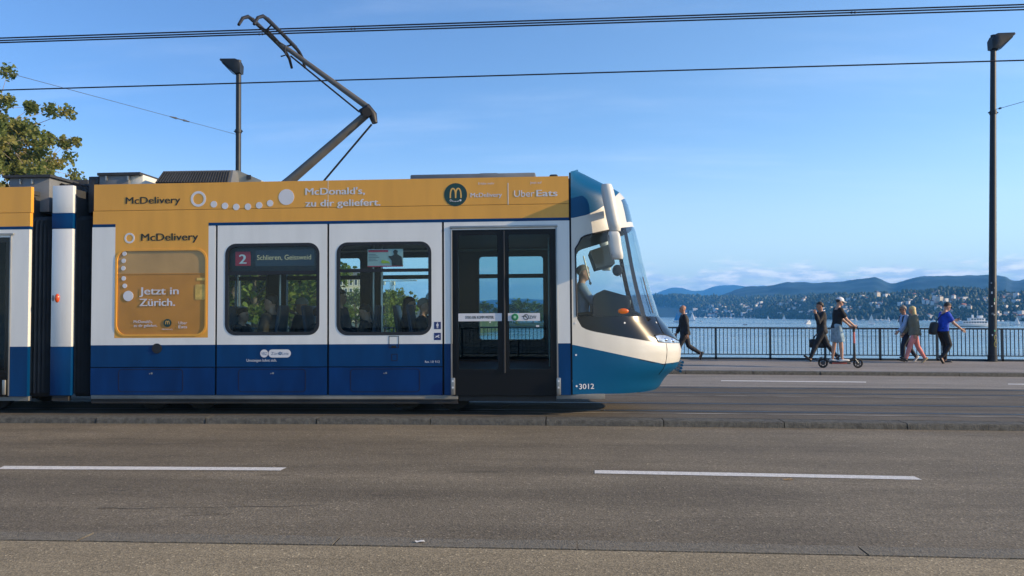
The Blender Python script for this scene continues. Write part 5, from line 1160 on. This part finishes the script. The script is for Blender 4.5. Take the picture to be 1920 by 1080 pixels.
MB().plate([T(720 + x, 490 + y) for x, y in ((-7, 2), (-5, -3), (2, -2), (8, 0), (11, 4), (4, 3), (-2, 4))], (), YS + .031, YS + .034).build('poster_print', mat('poster_lime', (0.45, 0.55, 0.05), .5), po, smooth=0)
MB().plate([T(u, v) for u, v in ((734, 498), (733, 488), (727, 480), (735, 479), (738, 477), (736, 471), (740, 467.5), (745, 470), (744, 476), (752, 481), (754, 498))], (), YS + .031, YS + .034).build('poster_print', dashm, po, smooth=0)
post_m = mat('grab_post', (0.45, 0.46, 0.47), 0.3, 0.8)
q = MB()
for u, y in ((445, .2), (525, -.3), (700, .3), (716, -.3), (840, -.6), (1030, -.6)): q.tube([(X(u, 550, y), y, zf), (X(u, 550, y), y, zc)], .018, 8)
q.tube([(xL + .1, -.35, zc - .15), (xN - .3, -.35, zc - .15)], .016, 8).build('grab_post', post_m, tram)
seat_m = mat('seat_fabric', (0.02, 0.035, 0.06), 0.8); seatb = mat('seat_back', (0.07, 0.075, 0.08), 0.5)
def seat(x, y, sg):
    MB().box((x, y, zf + .44), (.42, .42, .08), bevel=.03).box((x, y, zf + .2), (.12, .2, .4), bevel=.02).box((x - .22 * sg, y, zf + .68), (.06, .40, .50), rot=Euler((0, R(-8 * sg), 0)), bevel=.03).build('seat', seat_m if y < 0 else seatb, tram)
# ------------------------------------------------------------------ people
skin = mat('skin', (0.50, 0.27, 0.18), 0.5, var=.08, vscale=12); skin_d = mat('skin_tan', (0.40, 0.20, 0.125), 0.5, var=.08, vscale=12)
FG = {}
def ringz(c, fx, fy, rx, ry, n=16): return [c + fx * (rx * math.cos(2 * math.pi * i / n)) + fy * (ry * math.sin(2 * math.pi * i / n)) for i in range(n)]
def remesh(mb, vox, sm=3):
    o = mb.build('tmp', [], smooth=0); m = o.modifiers.new('r', 'REMESH'); m.mode = 'VOXEL'; m.voxel_size = vox; m.use_smooth_shade = True
    s_ = o.modifiers.new('s', 'SMOOTH'); s_.iterations = sm; s_.factor = .5
    me = evaluated(o); drop(o); v = [x.co.copy() for x in me.vertices]; f = [list(p.vertices) for p in me.polygons]; bpy.data.meshes.remove(me); return v, f
def tilt(p, c, a):                      # lean forward (about y) by a degrees round c
    q = p - c; s_, k = math.sin(R(a)), math.cos(R(a)); return c + Vector((q.x * k + q.z * s_, q.y, -q.x * s_ + q.z * k))
def figure(name_lab, H, pose, top, legs, hair=None, face_yaw=0, face_pitch=0, top_kind='shirt', leg_kind='trousers', shoe=None, build_=1.0, hat=None, glasses=False, loc=(0, 0, 0), facing=0, female=False, vox=.014, skin_m=None, group=None, seated_z=None, head_at=None, parent_rot=True):
    k = H / 1.76; sk = skin_m or skin; lean = pose.get('lean', 3)
    th, kn = pose['thigh'], pose['knee']; sh, el = pose['arm'], pose['elbow']; ab = pose.get('abd', (8, 8)); foot = pose.get('foot', (0, 0)); spread = pose.get('spread', .095)
    hip0 = Vector((0, 0, 0)); J = {}
    dirp = lambda a: Vector((math.sin(R(a)), 0, -math.cos(R(a))))
    for s_, i in ((1, 0), (-1, 1)):
        h = Vector((0, spread * s_, 0)); kne = h + dirp(th[i]) * .44; an = kne + dirp(th[i] - kn[i]) * .42; fa_ = dirp(th[i] - kn[i]); fd = Vector((-fa_.z, 0, fa_.x)); a0 = foot[i]
        fd = tilt(fd, Vector((0, 0, 0)), a0); J[i] = (h, kne, an, fd)
    low = min(min(J[i][2].z - .075, (J[i][2] + J[i][3] * .17).z - .03) for i in (0, 1)); up = Vector((0, 0, -low))
    if pose.get('sit'): up = Vector((0, 0, .52))
    for i in (0, 1): J[i] = tuple([q + up for q in J[i][:3]] + [J[i][3]])
    hipc = up.copy(); TL = lambda p: tilt(p + hipc, hipc, lean)
    neck = TL(Vector((0, 0, .55))); sw = .175 * (.9 if female else 1) * (.5 + .5 * build_)
    arms = {}
    for s_, i in ((1, 0), (-1, 1)):
        s0 = TL(Vector((0, sw * s_, .475))); da = dirp(sh[i] + lean * 0); da = Vector((da.x, math.sin(R(ab[i])) * s_, da.z)).normalized(); e = s0 + da * .29
        df = dirp(sh[i] + el[i]); inn = pose.get('inward', (0, 0))[i]; df = Vector((df.x, -s_ * math.sin(R(inn)) + math.sin(R(ab[i])) * s_ * .3, df.z)).normalized(); w = e + df * .255; arms[i] = (s0, e, w, df)
    def torso(mb, g, z0=-.02, z1=.53, flare=0):
        prof_ = [(-.09, .150, .105, 0), (-.02, .168, .118, -.005), (.06, .162, .112, 0), (.16, .148, .103, .005), (.27, .158, .112, .008), (.37, .172, .118, .0), (.44, .172, .105, -.005), (.49, .145, .085, -.01), (.53, .085, .066, -.012), (.57, .058, .060, -.004)]
        rr = []
        for z, hw, hd_, ox in prof_:
            if z < z0 - .001 or z > z1: continue
            b = build_ if z < .42 else .5 + .5 * build_; f_ = flare * max(0, (.12 - z) / .2)
            if female: hw *= (.86 if z > .1 else 1.0)
            rr.append(ringz(TL(Vector((ox + (.03 * (build_ - 1) if z < .3 else 0), 0, z))), Vector((1, 0, 0)), Vector((0, 1, 0)), hd_ * b + g + f_, hw * b + g + f_))
        mb.loft(rr)
    def arm(mb, i, g, upto=1.0):
        s0, e, w, df = arms[i]; r = [.058, .050, .043, .040, .028]; pts = [s0 + Vector((0, 0, .005)), s0.lerp(e, .5), e, e.lerp(w, .35), w]
        if upto < 1: n_ = 2; pts = [pts[0], s0.lerp(e, .4), s0.lerp(e, upto * 1.9)]; r = [.060, .056, .056]
        mb.tube(pts, [x + g for x in r[:len(pts)]], 12); mb.ell(pts[0], (r[0] + g,) * 3, 0, 12, 8)
        if upto >= 1: mb.ell(e, (r[2] + g,) * 3, 0, 10, 6)
    def leg(mb, i, g, upto=1.0):
        h, kne, an, fd = J[i]; pts = [h + Vector((0, 0, .03)), h.lerp(kne, .45), kne, kne.lerp(an, .35), an.lerp(kne, .12), an]; r = [.092, .080, .056, .055, .036, .036]
        if upto < 1: pts = pts[:2] + [h.lerp(kne, upto)]; r = [.095, .088, .088]
        mb.tube(pts, [x * (.5 + .5 * build_) + g for x in r], 12)
        if upto >= 1: mb.ell(kne, (.056 + g,) * 3, 0, 10, 6)
        mb.ell(pts[0], (.088 * (.5 + .5 * build_) + g,) * 3, 0, 12, 8)
    # head frame
    HM = Matrix.Rotation(R(face_yaw), 3, 'Z') @ Matrix.Rotation(R(face_pitch), 3, 'Y'); hb = neck + Vector((math.sin(R(lean)) * .06 + .015, 0, .045))
    Hp = lambda x, y, z: hb + HM @ Vector((x, y, z))
    HR = [(0.0, .078, .02, .026), (.012, .090, -.005, .040), (.045, .092, -.040, .056), (.075, .094, -.070, .066), (.10, .091, -.088, .071), (.13, .090, -.099, .075), (.16, .087, -.101, .076), (.19, .072, -.093, .069), (.213, .046, -.066, .052), (.230, .010, -.030, .022)]
    mb = MB(); torso(mb, 0, -.09, .60); 
    mb.tube([neck + Vector((-.01, 0, -.06)), neck + Vector((0, 0, .02)), Hp(-.02, 0, .06)], [.062, .054, .052], 12)
    for i in (0, 1):
        arm(mb, i, 0); leg(mb, i, 0); h, kne, an, fd = J[i]; mb.ell(an + Vector((0, 0, -.02)), (.038, .036, .045), 0, 10, 6)
        sd = Vector((0, 1, 0)); upv = sd.cross(fd) * -1
        mb.tube([an - fd * .045 - Vector((0, 0, .035)), an + fd * .06 - Vector((0, 0, .04)), an + fd * .12 - Vector((0, 0, .05))], [.026, .028, .018], 10)
        w, df = arms[i][2], arms[i][3]; mb.tube([w - df * .02, w + df * .03, w + df * .085], [.026, .040, .034], 10, flat=.5)
    mb.loft([[Hp((a + b) / 2 + (a - b) / 2 * math.cos(t), hw * math.sin(t), z) for t in [2 * math.pi * q / 16 for q in range(16)]] for z, a, b, hw in HR])
    mb.loft([[Hp(x + dx, y, z) for y, dx in ((-w_, -.02), (0, 0), (w_, -.02))] + [Hp(x - .05, 0, z)] for z, x, w_ in ((.066, .100, .017), (.078, .116, .018), (.10, .106, .012), (.125, .092, .009))])
    for s_ in (1, -1): mb.ell(Hp(-.008, .076 * s_, .10), (.018, .011, .03), 0, 8, 6)
    v, f = remesh(mb, vox, 2); out = MB(); out.add(v, f, 0)
    for i, s_ in ((0, 1), (1, -1)):                    # fingers, unequal and curled, thumb from the side of the palm
        w, df = arms[i][2], arms[i][3]; side = Vector((0, 1, 0)); side = (side - df * side.dot(df)).normalized(); nrm = df.cross(side).normalized(); fw = nrm if nrm.x > 0 else -nrm; curl = pose.get('curl', (35, 35))[i]
        for j, ln in enumerate((.072, .082, .078, .060)):
            o_ = w + df * .08 + fw * (.028 - .019 * j); pts = [o_ - df * .02, o_]; d_ = df; a = 0
            for q in range(3): a += curl * (.5 + .25 * q); dd = df * math.cos(R(a)) - side * s_ * math.sin(R(a)); pts.append(pts[-1] + dd * ln / 3)
            out.tube(pts, [.0095, .0095, .009, .008, .0065], 6, 0)
        o_ = w + df * .03 + fw * .034; out.tube([o_ - fw * .012, o_ + (fw * .7 + df * .6) * .03, o_ + (fw * .45 + df * .9) * .062 - side * s_ * .012], [.012, .0105, .0085], 6, 0)
    for s_ in (1, -1): out.ell(Hp(.083, .031 * s_, .118), (.011, .013, .008), 1, 8, 6); out.ell(Hp(.089, .031 * s_, .133), (.006, .018, .004), 2, 8, 4)
    out.ell(Hp(.089, 0, .045), (.008, .022, .006), 3, 8, 4)
    root = empty('person', loc, (0, 0, R(facing)), name_lab, 'person', group)
    sc = lambda o: setattr(o, 'scale', (k, k, k))
    b = out.build('body', [sk, mat('eye_dark', (.03, .025, .02), .2), mat('brow', (.06, .035, .02), .8), mat('lips', (.33, .12, .09), .5)], root, smooth=50); sc(b)
    def cloth(name, fn, m, sm=3):
        q = MB(); fn(q); v, f = remesh(q, vox, sm); c = MB().add(v, f).build(name, m, root, smooth=60); sc(c); return c
    gt = {'shirt': .016, 'tee': .018, 'jacket': .030, 'blazer': .026}[top_kind]
    def f_top(q):
        torso(q, gt, -.09 if top_kind in ('jacket', 'blazer') else -.02, .53 if top_kind != 'tee' else .51, .045 if top_kind == 'jacket' else .012)
        for i in (0, 1): arm(q, i, gt, .42 if top_kind == 'tee' else 1.0)
    FG['top'] = cloth({'tee': 't_shirt', 'shirt': 'shirt', 'jacket': 'jacket', 'blazer': 'suit_jacket'}[top_kind], f_top, top)
    if top_kind == 'blazer': c = MB().tube([neck + Vector((-.055, 0, .012)), neck + Vector((-.05, 0, .03))], .062, 14).build('collar', letw, root); sc(c)
    def f_leg(q):
        torso(q, .010, -.09, .07)
        for i in (0, 1): leg(q, i, .016 if leg_kind != 'shorts' else .026, .92 if leg_kind == 'shorts' else 1.0)
    cloth('shorts' if leg_kind == 'shorts' else 'trousers', f_leg, legs)
    for i in (0, 1):
        h, kne, an, fd = J[i]; q = MB(); dn = Vector((fd.z, 0, -fd.x)); dn = dn if dn.z < 0 else -dn
        c0 = an + dn * .048; n = 14; rings = []
        for t, wd, ht in ((-.072, .020, .05), (-.06, .036, .075), (0, .041, .085), (.05, .043, .070), (.11, .048, .055), (.16, .044, .045), (.19, .026, .030)):
            cc = c0 + fd * t; rings.append([cc + Vector((0, wd * math.cos(a), 0)) - dn * (max(-.030, ht * .6 * math.sin(a)) if math.sin(a) > 0 else .030 * math.sin(a)) for a in [2 * math.pi * z / n for z in range(n)]])
        q.loft(rings); c = q.build('shoe', shoe if not isinstance(shoe, tuple) else shoe[i], root, smooth=50); sc(c)
    if hair:
        hk, hm = hair; q = MB(); rr = []
        for z, a, b, hw in ([(.085, -.035, -.092, .070)] if hk != 'long' else [(-.22, -.03, -.10, .07), (-.14, -.02, -.115, .092), (-.05, -.005, -.115, .092), (.05, .005, -.112, .088)]) + [(.12, -.015 if hk != 'long' else .03, -.110, .082), (.15, .052, -.114, .085), (.175, .083, -.112, .083), (.20, .080, -.100, .074), (.225, .055, -.072, .055), (.243, .012, -.03, .024)]:
            rr.append([Hp((a + b) / 2 + (a - b) / 2 * math.cos(t), hw * math.sin(t), z) for t in [2 * math.pi * u_ / 16 for u_ in range(16)]])
        q.loft(rr); c = q.build('hair', hm, root, smooth=60); sc(c)
    if hat:
        q = MB(); rr = [[Hp(-.006 + rx_ * math.cos(t), ry_ * math.sin(t), z) for t in [2 * math.pi * u_ / 18 for u_ in range(18)]] for z, rx_, ry_ in ((.135, .106, .086), (.17, .108, .088), (.20, .098, .080), (.228, .070, .058), (.245, .03, .025))]
        q.loft(rr); n = 11; pa = [Hp(.085 + .0 * i, 0, 0) for i in range(0)]
        e0 = []; e1 = []
        for i in range(n): t = R(-70 + 140 * i / (n - 1)); e0.append(Hp(-.006 + .100 * math.cos(t), .082 * math.sin(t), .142)); e1.append(Hp(.02 + .165 * math.cos(t) ** .8, .078 * math.sin(t), .125))
        o3 = HM @ Vector((0, 0, .008)); q.add(e0 + e1 + [p + o3 for p in e0] + [p + o3 for p in e1], [[i, i + 1, n + i + 1, n + i] for i in range(n - 1)] + [[2 * n + i, 2 * n + i + 1, 3 * n + i + 1, 3 * n + i] for i in range(n - 1)] + [[n + i, n + i + 1, 3 * n + i + 1, 3 * n + i] for i in range(n - 1)])
        c = q.build('cap', hat, root, smooth=50); sc(c)
    if glasses:
        q = MB()
        for s_ in (1, -1): q.ell(Hp(.096, .031 * s_, .115), (.008, .025, .018), 0, 10, 6); q.tube([Hp(.09, .055 * s_, .12), Hp(-.01, .079 * s_, .118)], .004, 5)
        c = q.build('sunglasses', gloss, root); sc(c)
    FG['hand'] = [root.location + Matrix.Rotation(R(facing), 3, 'Z') @ ((arms[i][2] + arms[i][3] * .07) * k) for i in (0, 1)]; FG['head'] = hb + Vector((0, 0, .12)); FG['k'] = k; FG['root'] = root; FG['neck'] = neck; FG['hip'] = hipc; FG['J'] = J; FG['arms'] = arms; FG['TL'] = TL
    return root
suit = mat('suit_dark', (0.014, 0.014, 0.017), 0.75, var=.35, vscale=8, bump=.9, bscale=11); shoe_k = mat('shoe_black', (0.012, 0.012, 0.012), .35); hair_d = mat('hair_dark', (0.028, 0.018, 0.012), .6); hair_b = mat('hair_blond', (0.62, 0.46, 0.20), .5, var=.25, vscale=14, stretch=(6, 6, 1)); hair_g = mat('hair_grey', (0.24, 0.19, 0.15), .6)
def stand(u, v): p = gnd(u, v, FZ); return (p.x, p.y, zg(p.x) + FZ)
figure('bald man in a dark suit walking just in front of the tram nose', 1.66, dict(thigh=(24, -16), knee=(8, 42), arm=(-14, 12), elbow=(14, 16), foot=(-8, 12), lean=5), suit, suit, None, 0, 0, 'blazer', 'trousers', shoe_k, 1.12, loc=stand(1285, 677), facing=180, skin_m=skin_d)
figure('man in a dark suit walking with a black bag, one hand at his face', 1.76, dict(thigh=(27, -24), knee=(4, 14), arm=(34, -4), elbow=(132, 12), foot=(-16, 10), lean=2, abd=(14, 10), inward=(10, 0)), suit, suit, ('short', hair_d), 0, 8, 'blazer', 'trousers', shoe_k, 1.0, loc=stand(1542, 678.5), facing=180, skin_m=skin_d)
h = FG['hand'][1]
bag_m = mat('bag_black', (0.014, 0.014, 0.016), .6)
b = empty('shoulder_bag', (h.x, h.y - .02, h.z - .36), label='black soft travel bag hanging from the hand of the suited man', cat='bag')
b.name = 'travel_bag'
MB().box((0, 0, .12), (.50, .18, .26), bevel=.07, seg=3).build('bag_body', bag_m, b); q = MB()
for y in (-.05, .05): q.tube([(-.14, y, .22), (-.09, y * .6, .34), (0, y * .2, .375), (.09, y * .6, .34), (.14, y, .22)], .011, 6)
q.build('handle', bag_m, b)
denim_l = mat('denim_light', (0.24, 0.33, 0.38), .85, var=.35, vscale=9, bump=.9, bscale=10); tee_k = mat('tee_black', (0.012, 0.012, 0.014), .85, bump=.9, bscale=10); shoe_w = mat('shoe_white', (0.66, 0.64, 0.60), .6)
sA = gnd(1544.5, 690, FZ); sB = gnd(1607.5, 690, FZ); sx = (sA.x + sB.x) / 2; sy = (sA.y + sB.y) / 2; wb = (sB.x - sA.x); wr = .125
figure('man with a white cap, black t-shirt and pale denim shorts riding a scooter', 1.63, dict(thigh=(-4, 11), knee=(4, 8), arm=(36, 30), elbow=(12, 20), lean=6, abd=(9, 6), inward=(4, 4), curl=(52, 52), spread=.085), tee_k, denim_l, ('short', hair_d), 0, 12, 'tee', 'shorts', shoe_w, 1.02, hat=mat('cap_white', (.78, .77, .76), .7), loc=(sx - wb * .10, sy, zg(sx) + FZ + .165), facing=0)
hands = FG['hand']
sc_k = mat('scooter_black', (0.016, 0.016, 0.018), .5); sc_r = mat('scooter_coral', (0.55, 0.10, 0.06), .4); tyre = mat('tyre', (0.012, 0.012, 0.012), .8)
sc = empty('electric_scooter', (sx, sy, zg(sx) + FZ), label='black and coral electric kick scooter ridden by the man in the white cap', cat='scooter')
def wheel(x, par):
    w = MB(); n = 28; rr = []
    for a_ in range(9):
        t = 2 * math.pi * a_ / 8; rr.append([(x + (wr - .024 + .024 * math.cos(t)) * math.cos(q), .026 * math.sin(t), wr + (wr - .024 + .024 * math.cos(t)) * math.sin(q)) for q in [2 * math.pi * i / n for i in range(n)]])
    w.loft(rr, caps=False); w = w.build('wheel', tyre, par); h_ = MB().tube([(x, -.025, wr), (x, .025, wr)], .05, 16)
    for i in range(6): t = math.pi * i / 3; h_.tube([(x, 0, wr), (x + .085 * math.cos(t), 0, wr + .085 * math.sin(t))], .010, 6)
    h_.build('rim', greyd, w)
wheel(-wb / 2, sc); wheel(wb / 2, sc)
hx = (hands[0].x + hands[1].x) / 2 - sx; hzz = (hands[0].z + hands[1].z) / 2 - (zg(sx) + FZ) - .005
MB().box((-.02, 0, .13), (wb - .36, .16, .055), bevel=.02).box((-.02, 0, .162), (wb - .42, .145, .012), bevel=.004).build('deck', sc_k, sc)
MB().box((-.05, -.083, .128), (wb * .42, .006, .02)).build('deck_stripe', sc_r, sc, smooth=0)
foot = Vector((wb / 2 - .085, 0, .24)); topb = Vector((hx + .01, 0, hzz - .05))
MB().tube([(wb / 2 - .28, 0, .14), (wb / 2 - .18, 0, .20), foot], [.035, .04, .045], 12).build('neck', sc_k, sc)
MB().tube([foot.lerp(topb, .52), foot.lerp(topb, .93)], [.027, .024], 14).build('stem', sc_r, sc)
MB().tube([foot.lerp(topb, .1), foot.lerp(topb, .519)], [.032, .028], 14).build('stem', sc_k, sc)
MB().tube([foot, foot.lerp(topb, .16)], .036, 12).build('fork_crown', sc_k, sc)
MB().tube([foot.lerp(topb, .9), topb], .034, 12).build('handlebar_clamp', sc_k, sc)
MB().tube([Vector((hx, -.27, hzz)), Vector((hx, .27, hzz))], .015, 10).box(topb + Vector((.01, 0, .03)), (.06, .07, .09), bevel=.015).build('handlebar', sc_k, sc)
MB().tube([Vector((hx - .02, -.2, hzz)), Vector((hx - .08, -.17, hzz - .06)), Vector((hx - .02, -.08, hzz - .12)), topb], .006, 6).tube([Vector((hx + .02, .2, hzz)), Vector((hx + .06, .12, hzz - .08)), topb], .006, 6).build('brake_cable', sc_k, sc)
q = MB()
for y in (-.045, .045): q.tube([foot + Vector((.01, y * .7, -.01)), Vector((wb / 2, y, wr))], .013, 8)
q.build('fork', metal, sc)
q = MB(); rr = []
for a_ in range(9): t = R(60 + 100 * a_ / 8); rr.append([(-wb / 2 + r_ * math.cos(t), y, wr + r_ * math.sin(t)) for r_, y in ((wr + .03, -.05), (wr + .03, .05), (wr + .018, .05), (wr + .018, -.05))])
q.loft(rr).box((-wb / 2 - .17, 0, wr + .07), (.03, .06, .03), bevel=.008).tube([(-wb / 2 + .13, 0, .15), (-wb / 2 + .06, 0, wr + .10)], .03, 8).build('fender', sc_k, sc)
navy_c = mat('trousers_navy', (0.016, 0.022, 0.040), .8); sky_c = mat('shirt_pale_blue', (0.30, 0.40, 0.58), .8, var=.15, vscale=9, bump=.9, bscale=10); olive = mat('jacket_olive', (0.19, 0.17, 0.115), .85, var=.15, vscale=7, bump=.5, bscale=9); pink = mat('trousers_pink', (0.68, 0.23, 0.20), .8, var=.14, vscale=9, bump=.9, bscale=9); beige = mat('shoe_beige', (0.45, 0.36, 0.22), .7)
figure('grey haired man in a pale blue shirt wearing a dark backpack', 1.62, dict(thigh=(18, -12), knee=(16, 22), arm=(22, -10), elbow=(22, 14), foot=(-10, 14), lean=6), sky_c, navy_c, ('short', hair_g), 4, 6, 'shirt', 'trousers', (shoe_k, shoe_w), 1.1, glasses=True, loc=stand(1700, 678.5), facing=180, skin_m=skin_d)
g = FG['root'].location; n_ = FG['TL'](Vector((0, 0, .3))) * FG['k']
b = empty('backpack', (g.x, g.y, g.z), label='dark navy backpack on the back of the grey haired man', cat='backpack')
MB().box((-n_.x + .19, 0, n_.z + .03), (.15, .28, .40), bevel=.06, seg=3).build('pack', navy_c, b); q = MB()
for y in (-.12, .12): q.tube([(-n_.x + .12, y, n_.z + .16), (-n_.x + .02, y, n_.z + .235), (-n_.x - .10, y, n_.z + .16), (-n_.x - .125, y, n_.z + .03), (-n_.x + .05, y * 1.2, n_.z - .09)], .018, 6)
q.build('strap', navy_c, b)
figure('woman with long blond hair, olive jacket and pink trousers walking away', 1.60, dict(thigh=(24, -15), knee=(8, 14), arm=(-8, 10), elbow=(18, 26), foot=(-14, 12), lean=4), olive, pink, ('long', hair_b), -25, 4, 'jacket', 'trousers', (shoe_k, beige), 1.0, loc=stand(1716, 680), facing=176, female=True)
h = FG['hand'][1]; b = empty('handbag', (h.x + .12, h.y + .1, h.z + .10), label='small black handbag at the side of the blond woman', cat='bag')
royal = mat('tee_royal', (0.014, 0.06, 0.45), .85, var=.3, vscale=8, bump=1.0, bscale=9); blk = mat('trousers_black', (0.012, 0.013, 0.016), .85, var=.4, vscale=7, bump=.9, bscale=9)
MB().box((0, 0, 0), (.16, .09, .20), bevel=.03).build('bag_body', bag_m, b); MB().tube([(-.06, 0, .09), (-.05, 0, .36), (0, 0, .42), (.05, 0, .36), (.06, 0, .09)], .008, 6).build('strap', bag_m, b)
figure('man in a royal blue t-shirt walking and looking down at his phone', 1.70, dict(thigh=(14, 20), knee=(14, 52), arm=(34, 26), elbow=(70, 24), foot=(0, 30), lean=9, abd=(12, 14), curl=(40, 12)), royal, blk, ('short', hair_d), 0, 24, 'tee', 'trousers', shoe_k, 1.14, glasses=True, loc=stand(1768, 681.5), facing=0, skin_m=skin)
g = FG['root'].location; h = FG['hand'][0]
b = empty('shoulder_bag', tuple(g), label='black shoulder bag hanging behind the man in the royal blue t-shirt', cat='bag')
MB().box((-.26, -.04, .98), (.16, .26, .36), rot=Euler((0, R(14), 0)), bevel=.06, seg=3).build('bag_body', bag_m, b)
MB().tube([(-.24, -.1, 1.12), (-.10, -.15, 1.34), (.05, -.10, 1.42), (.13, 0, 1.30), (.17, .12, 1.10)], .013, 6).build('strap', bag_m, b)
ph = empty('mobile_phone', (h.x + .03, h.y, h.z + .05), (0, R(-35), 0), 'dark mobile phone in the hand of the man in the royal blue t-shirt', 'phone'); MB().box((0, 0, 0), (.075, .15, .010), bevel=.004).build('phone_case', gloss, ph); MB().box((0, 0, .0065), (.066, .135, .002)).build('screen', mat('phone_screen', (.02, .03, .05), .1), ph)
# driver and passengers
SIT = lambda **k: dict(dict(thigh=(84, 86), knee=(84, 82), arm=(16, 14), elbow=(54, 58), lean=-4, sit=True), **k)
def sitter(u, v, yo, lab, top, hair, facing, H=1.72, hat=None, pose=None, **kw):
    r = figure(lab, H, pose or SIT(), top, navy_c, hair, kw.pop('yaw', 0), kw.pop('pitch', 0), kw.pop('kind', 'jacket'), 'trousers', shoe_k, 1.0, hat=hat, facing=facing, vox=.02, **kw)
    hd = Matrix.Rotation(R(facing), 3, 'Z') @ (FG['head'] * FG['k']); w = TM @ T3(u, v, yo); r.location = w - hd
    hp = TMI @ (r.location + Matrix.Rotation(R(facing), 3, 'Z') @ (FG['hip'] * FG['k'])); return r, hp
ddk = mat('driver_shirt', (0.26, 0.33, 0.42), .8)
r, hp = sitter(1093, 511, -.30, 'tram driver in a pale blue shirt seated behind the cab side window', ddk, ('short', hair_g), 0, 1.72, None, SIT(arm=(38, 36), elbow=(40, 42), lean=2), kind='shirt', pitch=4)
MB().box((hp.x - .02, hp.y, hp.z - .10), (.46, .46, .10), bevel=.04).box((hp.x - .22, hp.y, hp.z + .28), (.10, .44, .66), rot=Euler((0, R(-8), 0)), bevel=.04).box((hp.x, hp.y, hp.z - .32), (.2, .2, .36), bevel=.03).build('driver_seat', seat_m, tram)
coat_k = mat('coat_black', (0.015, 0.015, 0.018), .85); coat_b = mat('coat_brown', (0.06, 0.04, 0.028), .85); coat_n = mat('coat_navy', (0.016, 0.022, 0.04), .85)
PS = [(430, 588, .1, 'passenger in dark clothes at the left edge of the display window', coat_b, ('short', hair_d), 180, 1.70), (455, 590, -.45, 'passenger in a dark top seated low near the post', coat_k, ('short', hair_d), 0, 1.62), (508, 566, -.65, 'large dark haired passenger close to the glass under the display', coat_b, ('short', hair_d), 180, 1.8),
      (566, 572, .25, 'passenger with a pale flat cap under the destination display', coat_k, None, 180, 1.74), (600, 588, -.5, 'passenger in black at the right edge of the display window', coat_k, ('short', hair_d), 0, 1.7), (638, 556, .3, 'passenger at the left edge of the poster window', coat_n, ('short', hair_d), 0, 1.8),
      (688, 583, -.3, 'dark passenger bowing low beneath the window poster', coat_k, ('short', hair_d), 180, 1.62), (768, 570, .1, 'passenger with bushy dark hair behind the short haired woman', coat_k, ('long', hair_d), 0, 1.74), (795, 573, -.7, 'short haired woman in black at the right of the poster window', coat_k, ('short', hair_g), 0, 1.68)]
for u, v, yo, lab, m, hr, fc, H in PS:
    r, hp = sitter(u, v, yo, lab, m, hr, fc, H, hat=mat('cap_pale', (.35, .33, .28), .8) if hr is None else None, pitch=18 if 'bowing' in lab else 2)
    seat(hp.x + (.02 if fc == 0 else -.02), hp.y, 1 if fc == 0 else -1)
# ------------------------------------------------------------------ air between here and the hills
def haze():
    m = bpy.data.materials.new('haze_air'); m.use_nodes = True; nt = m.node_tree; N = nt.nodes; N.remove(N['Principled BSDF'])
    pv = N.new('ShaderNodeVolumePrincipled'); pv.inputs['Density'].default_value = HAZE_D; pv.inputs['Color'].default_value = HAZE_C; pv.inputs['Anisotropy'].default_value = 0.0
    nt.links.new(pv.outputs[0], N['Material Output'].inputs['Volume'])
    mb = MB().box2((-6200, -600, LAKE - 1.5 - 20), (6800, 6300, 225)); o = mb.build('haze', m, smooth=0); tag(o, kind='stuff'); return o
HAZE_D = 0.00022; HAZE_C = (0.12, 0.48, 1.0, 1)
haze()
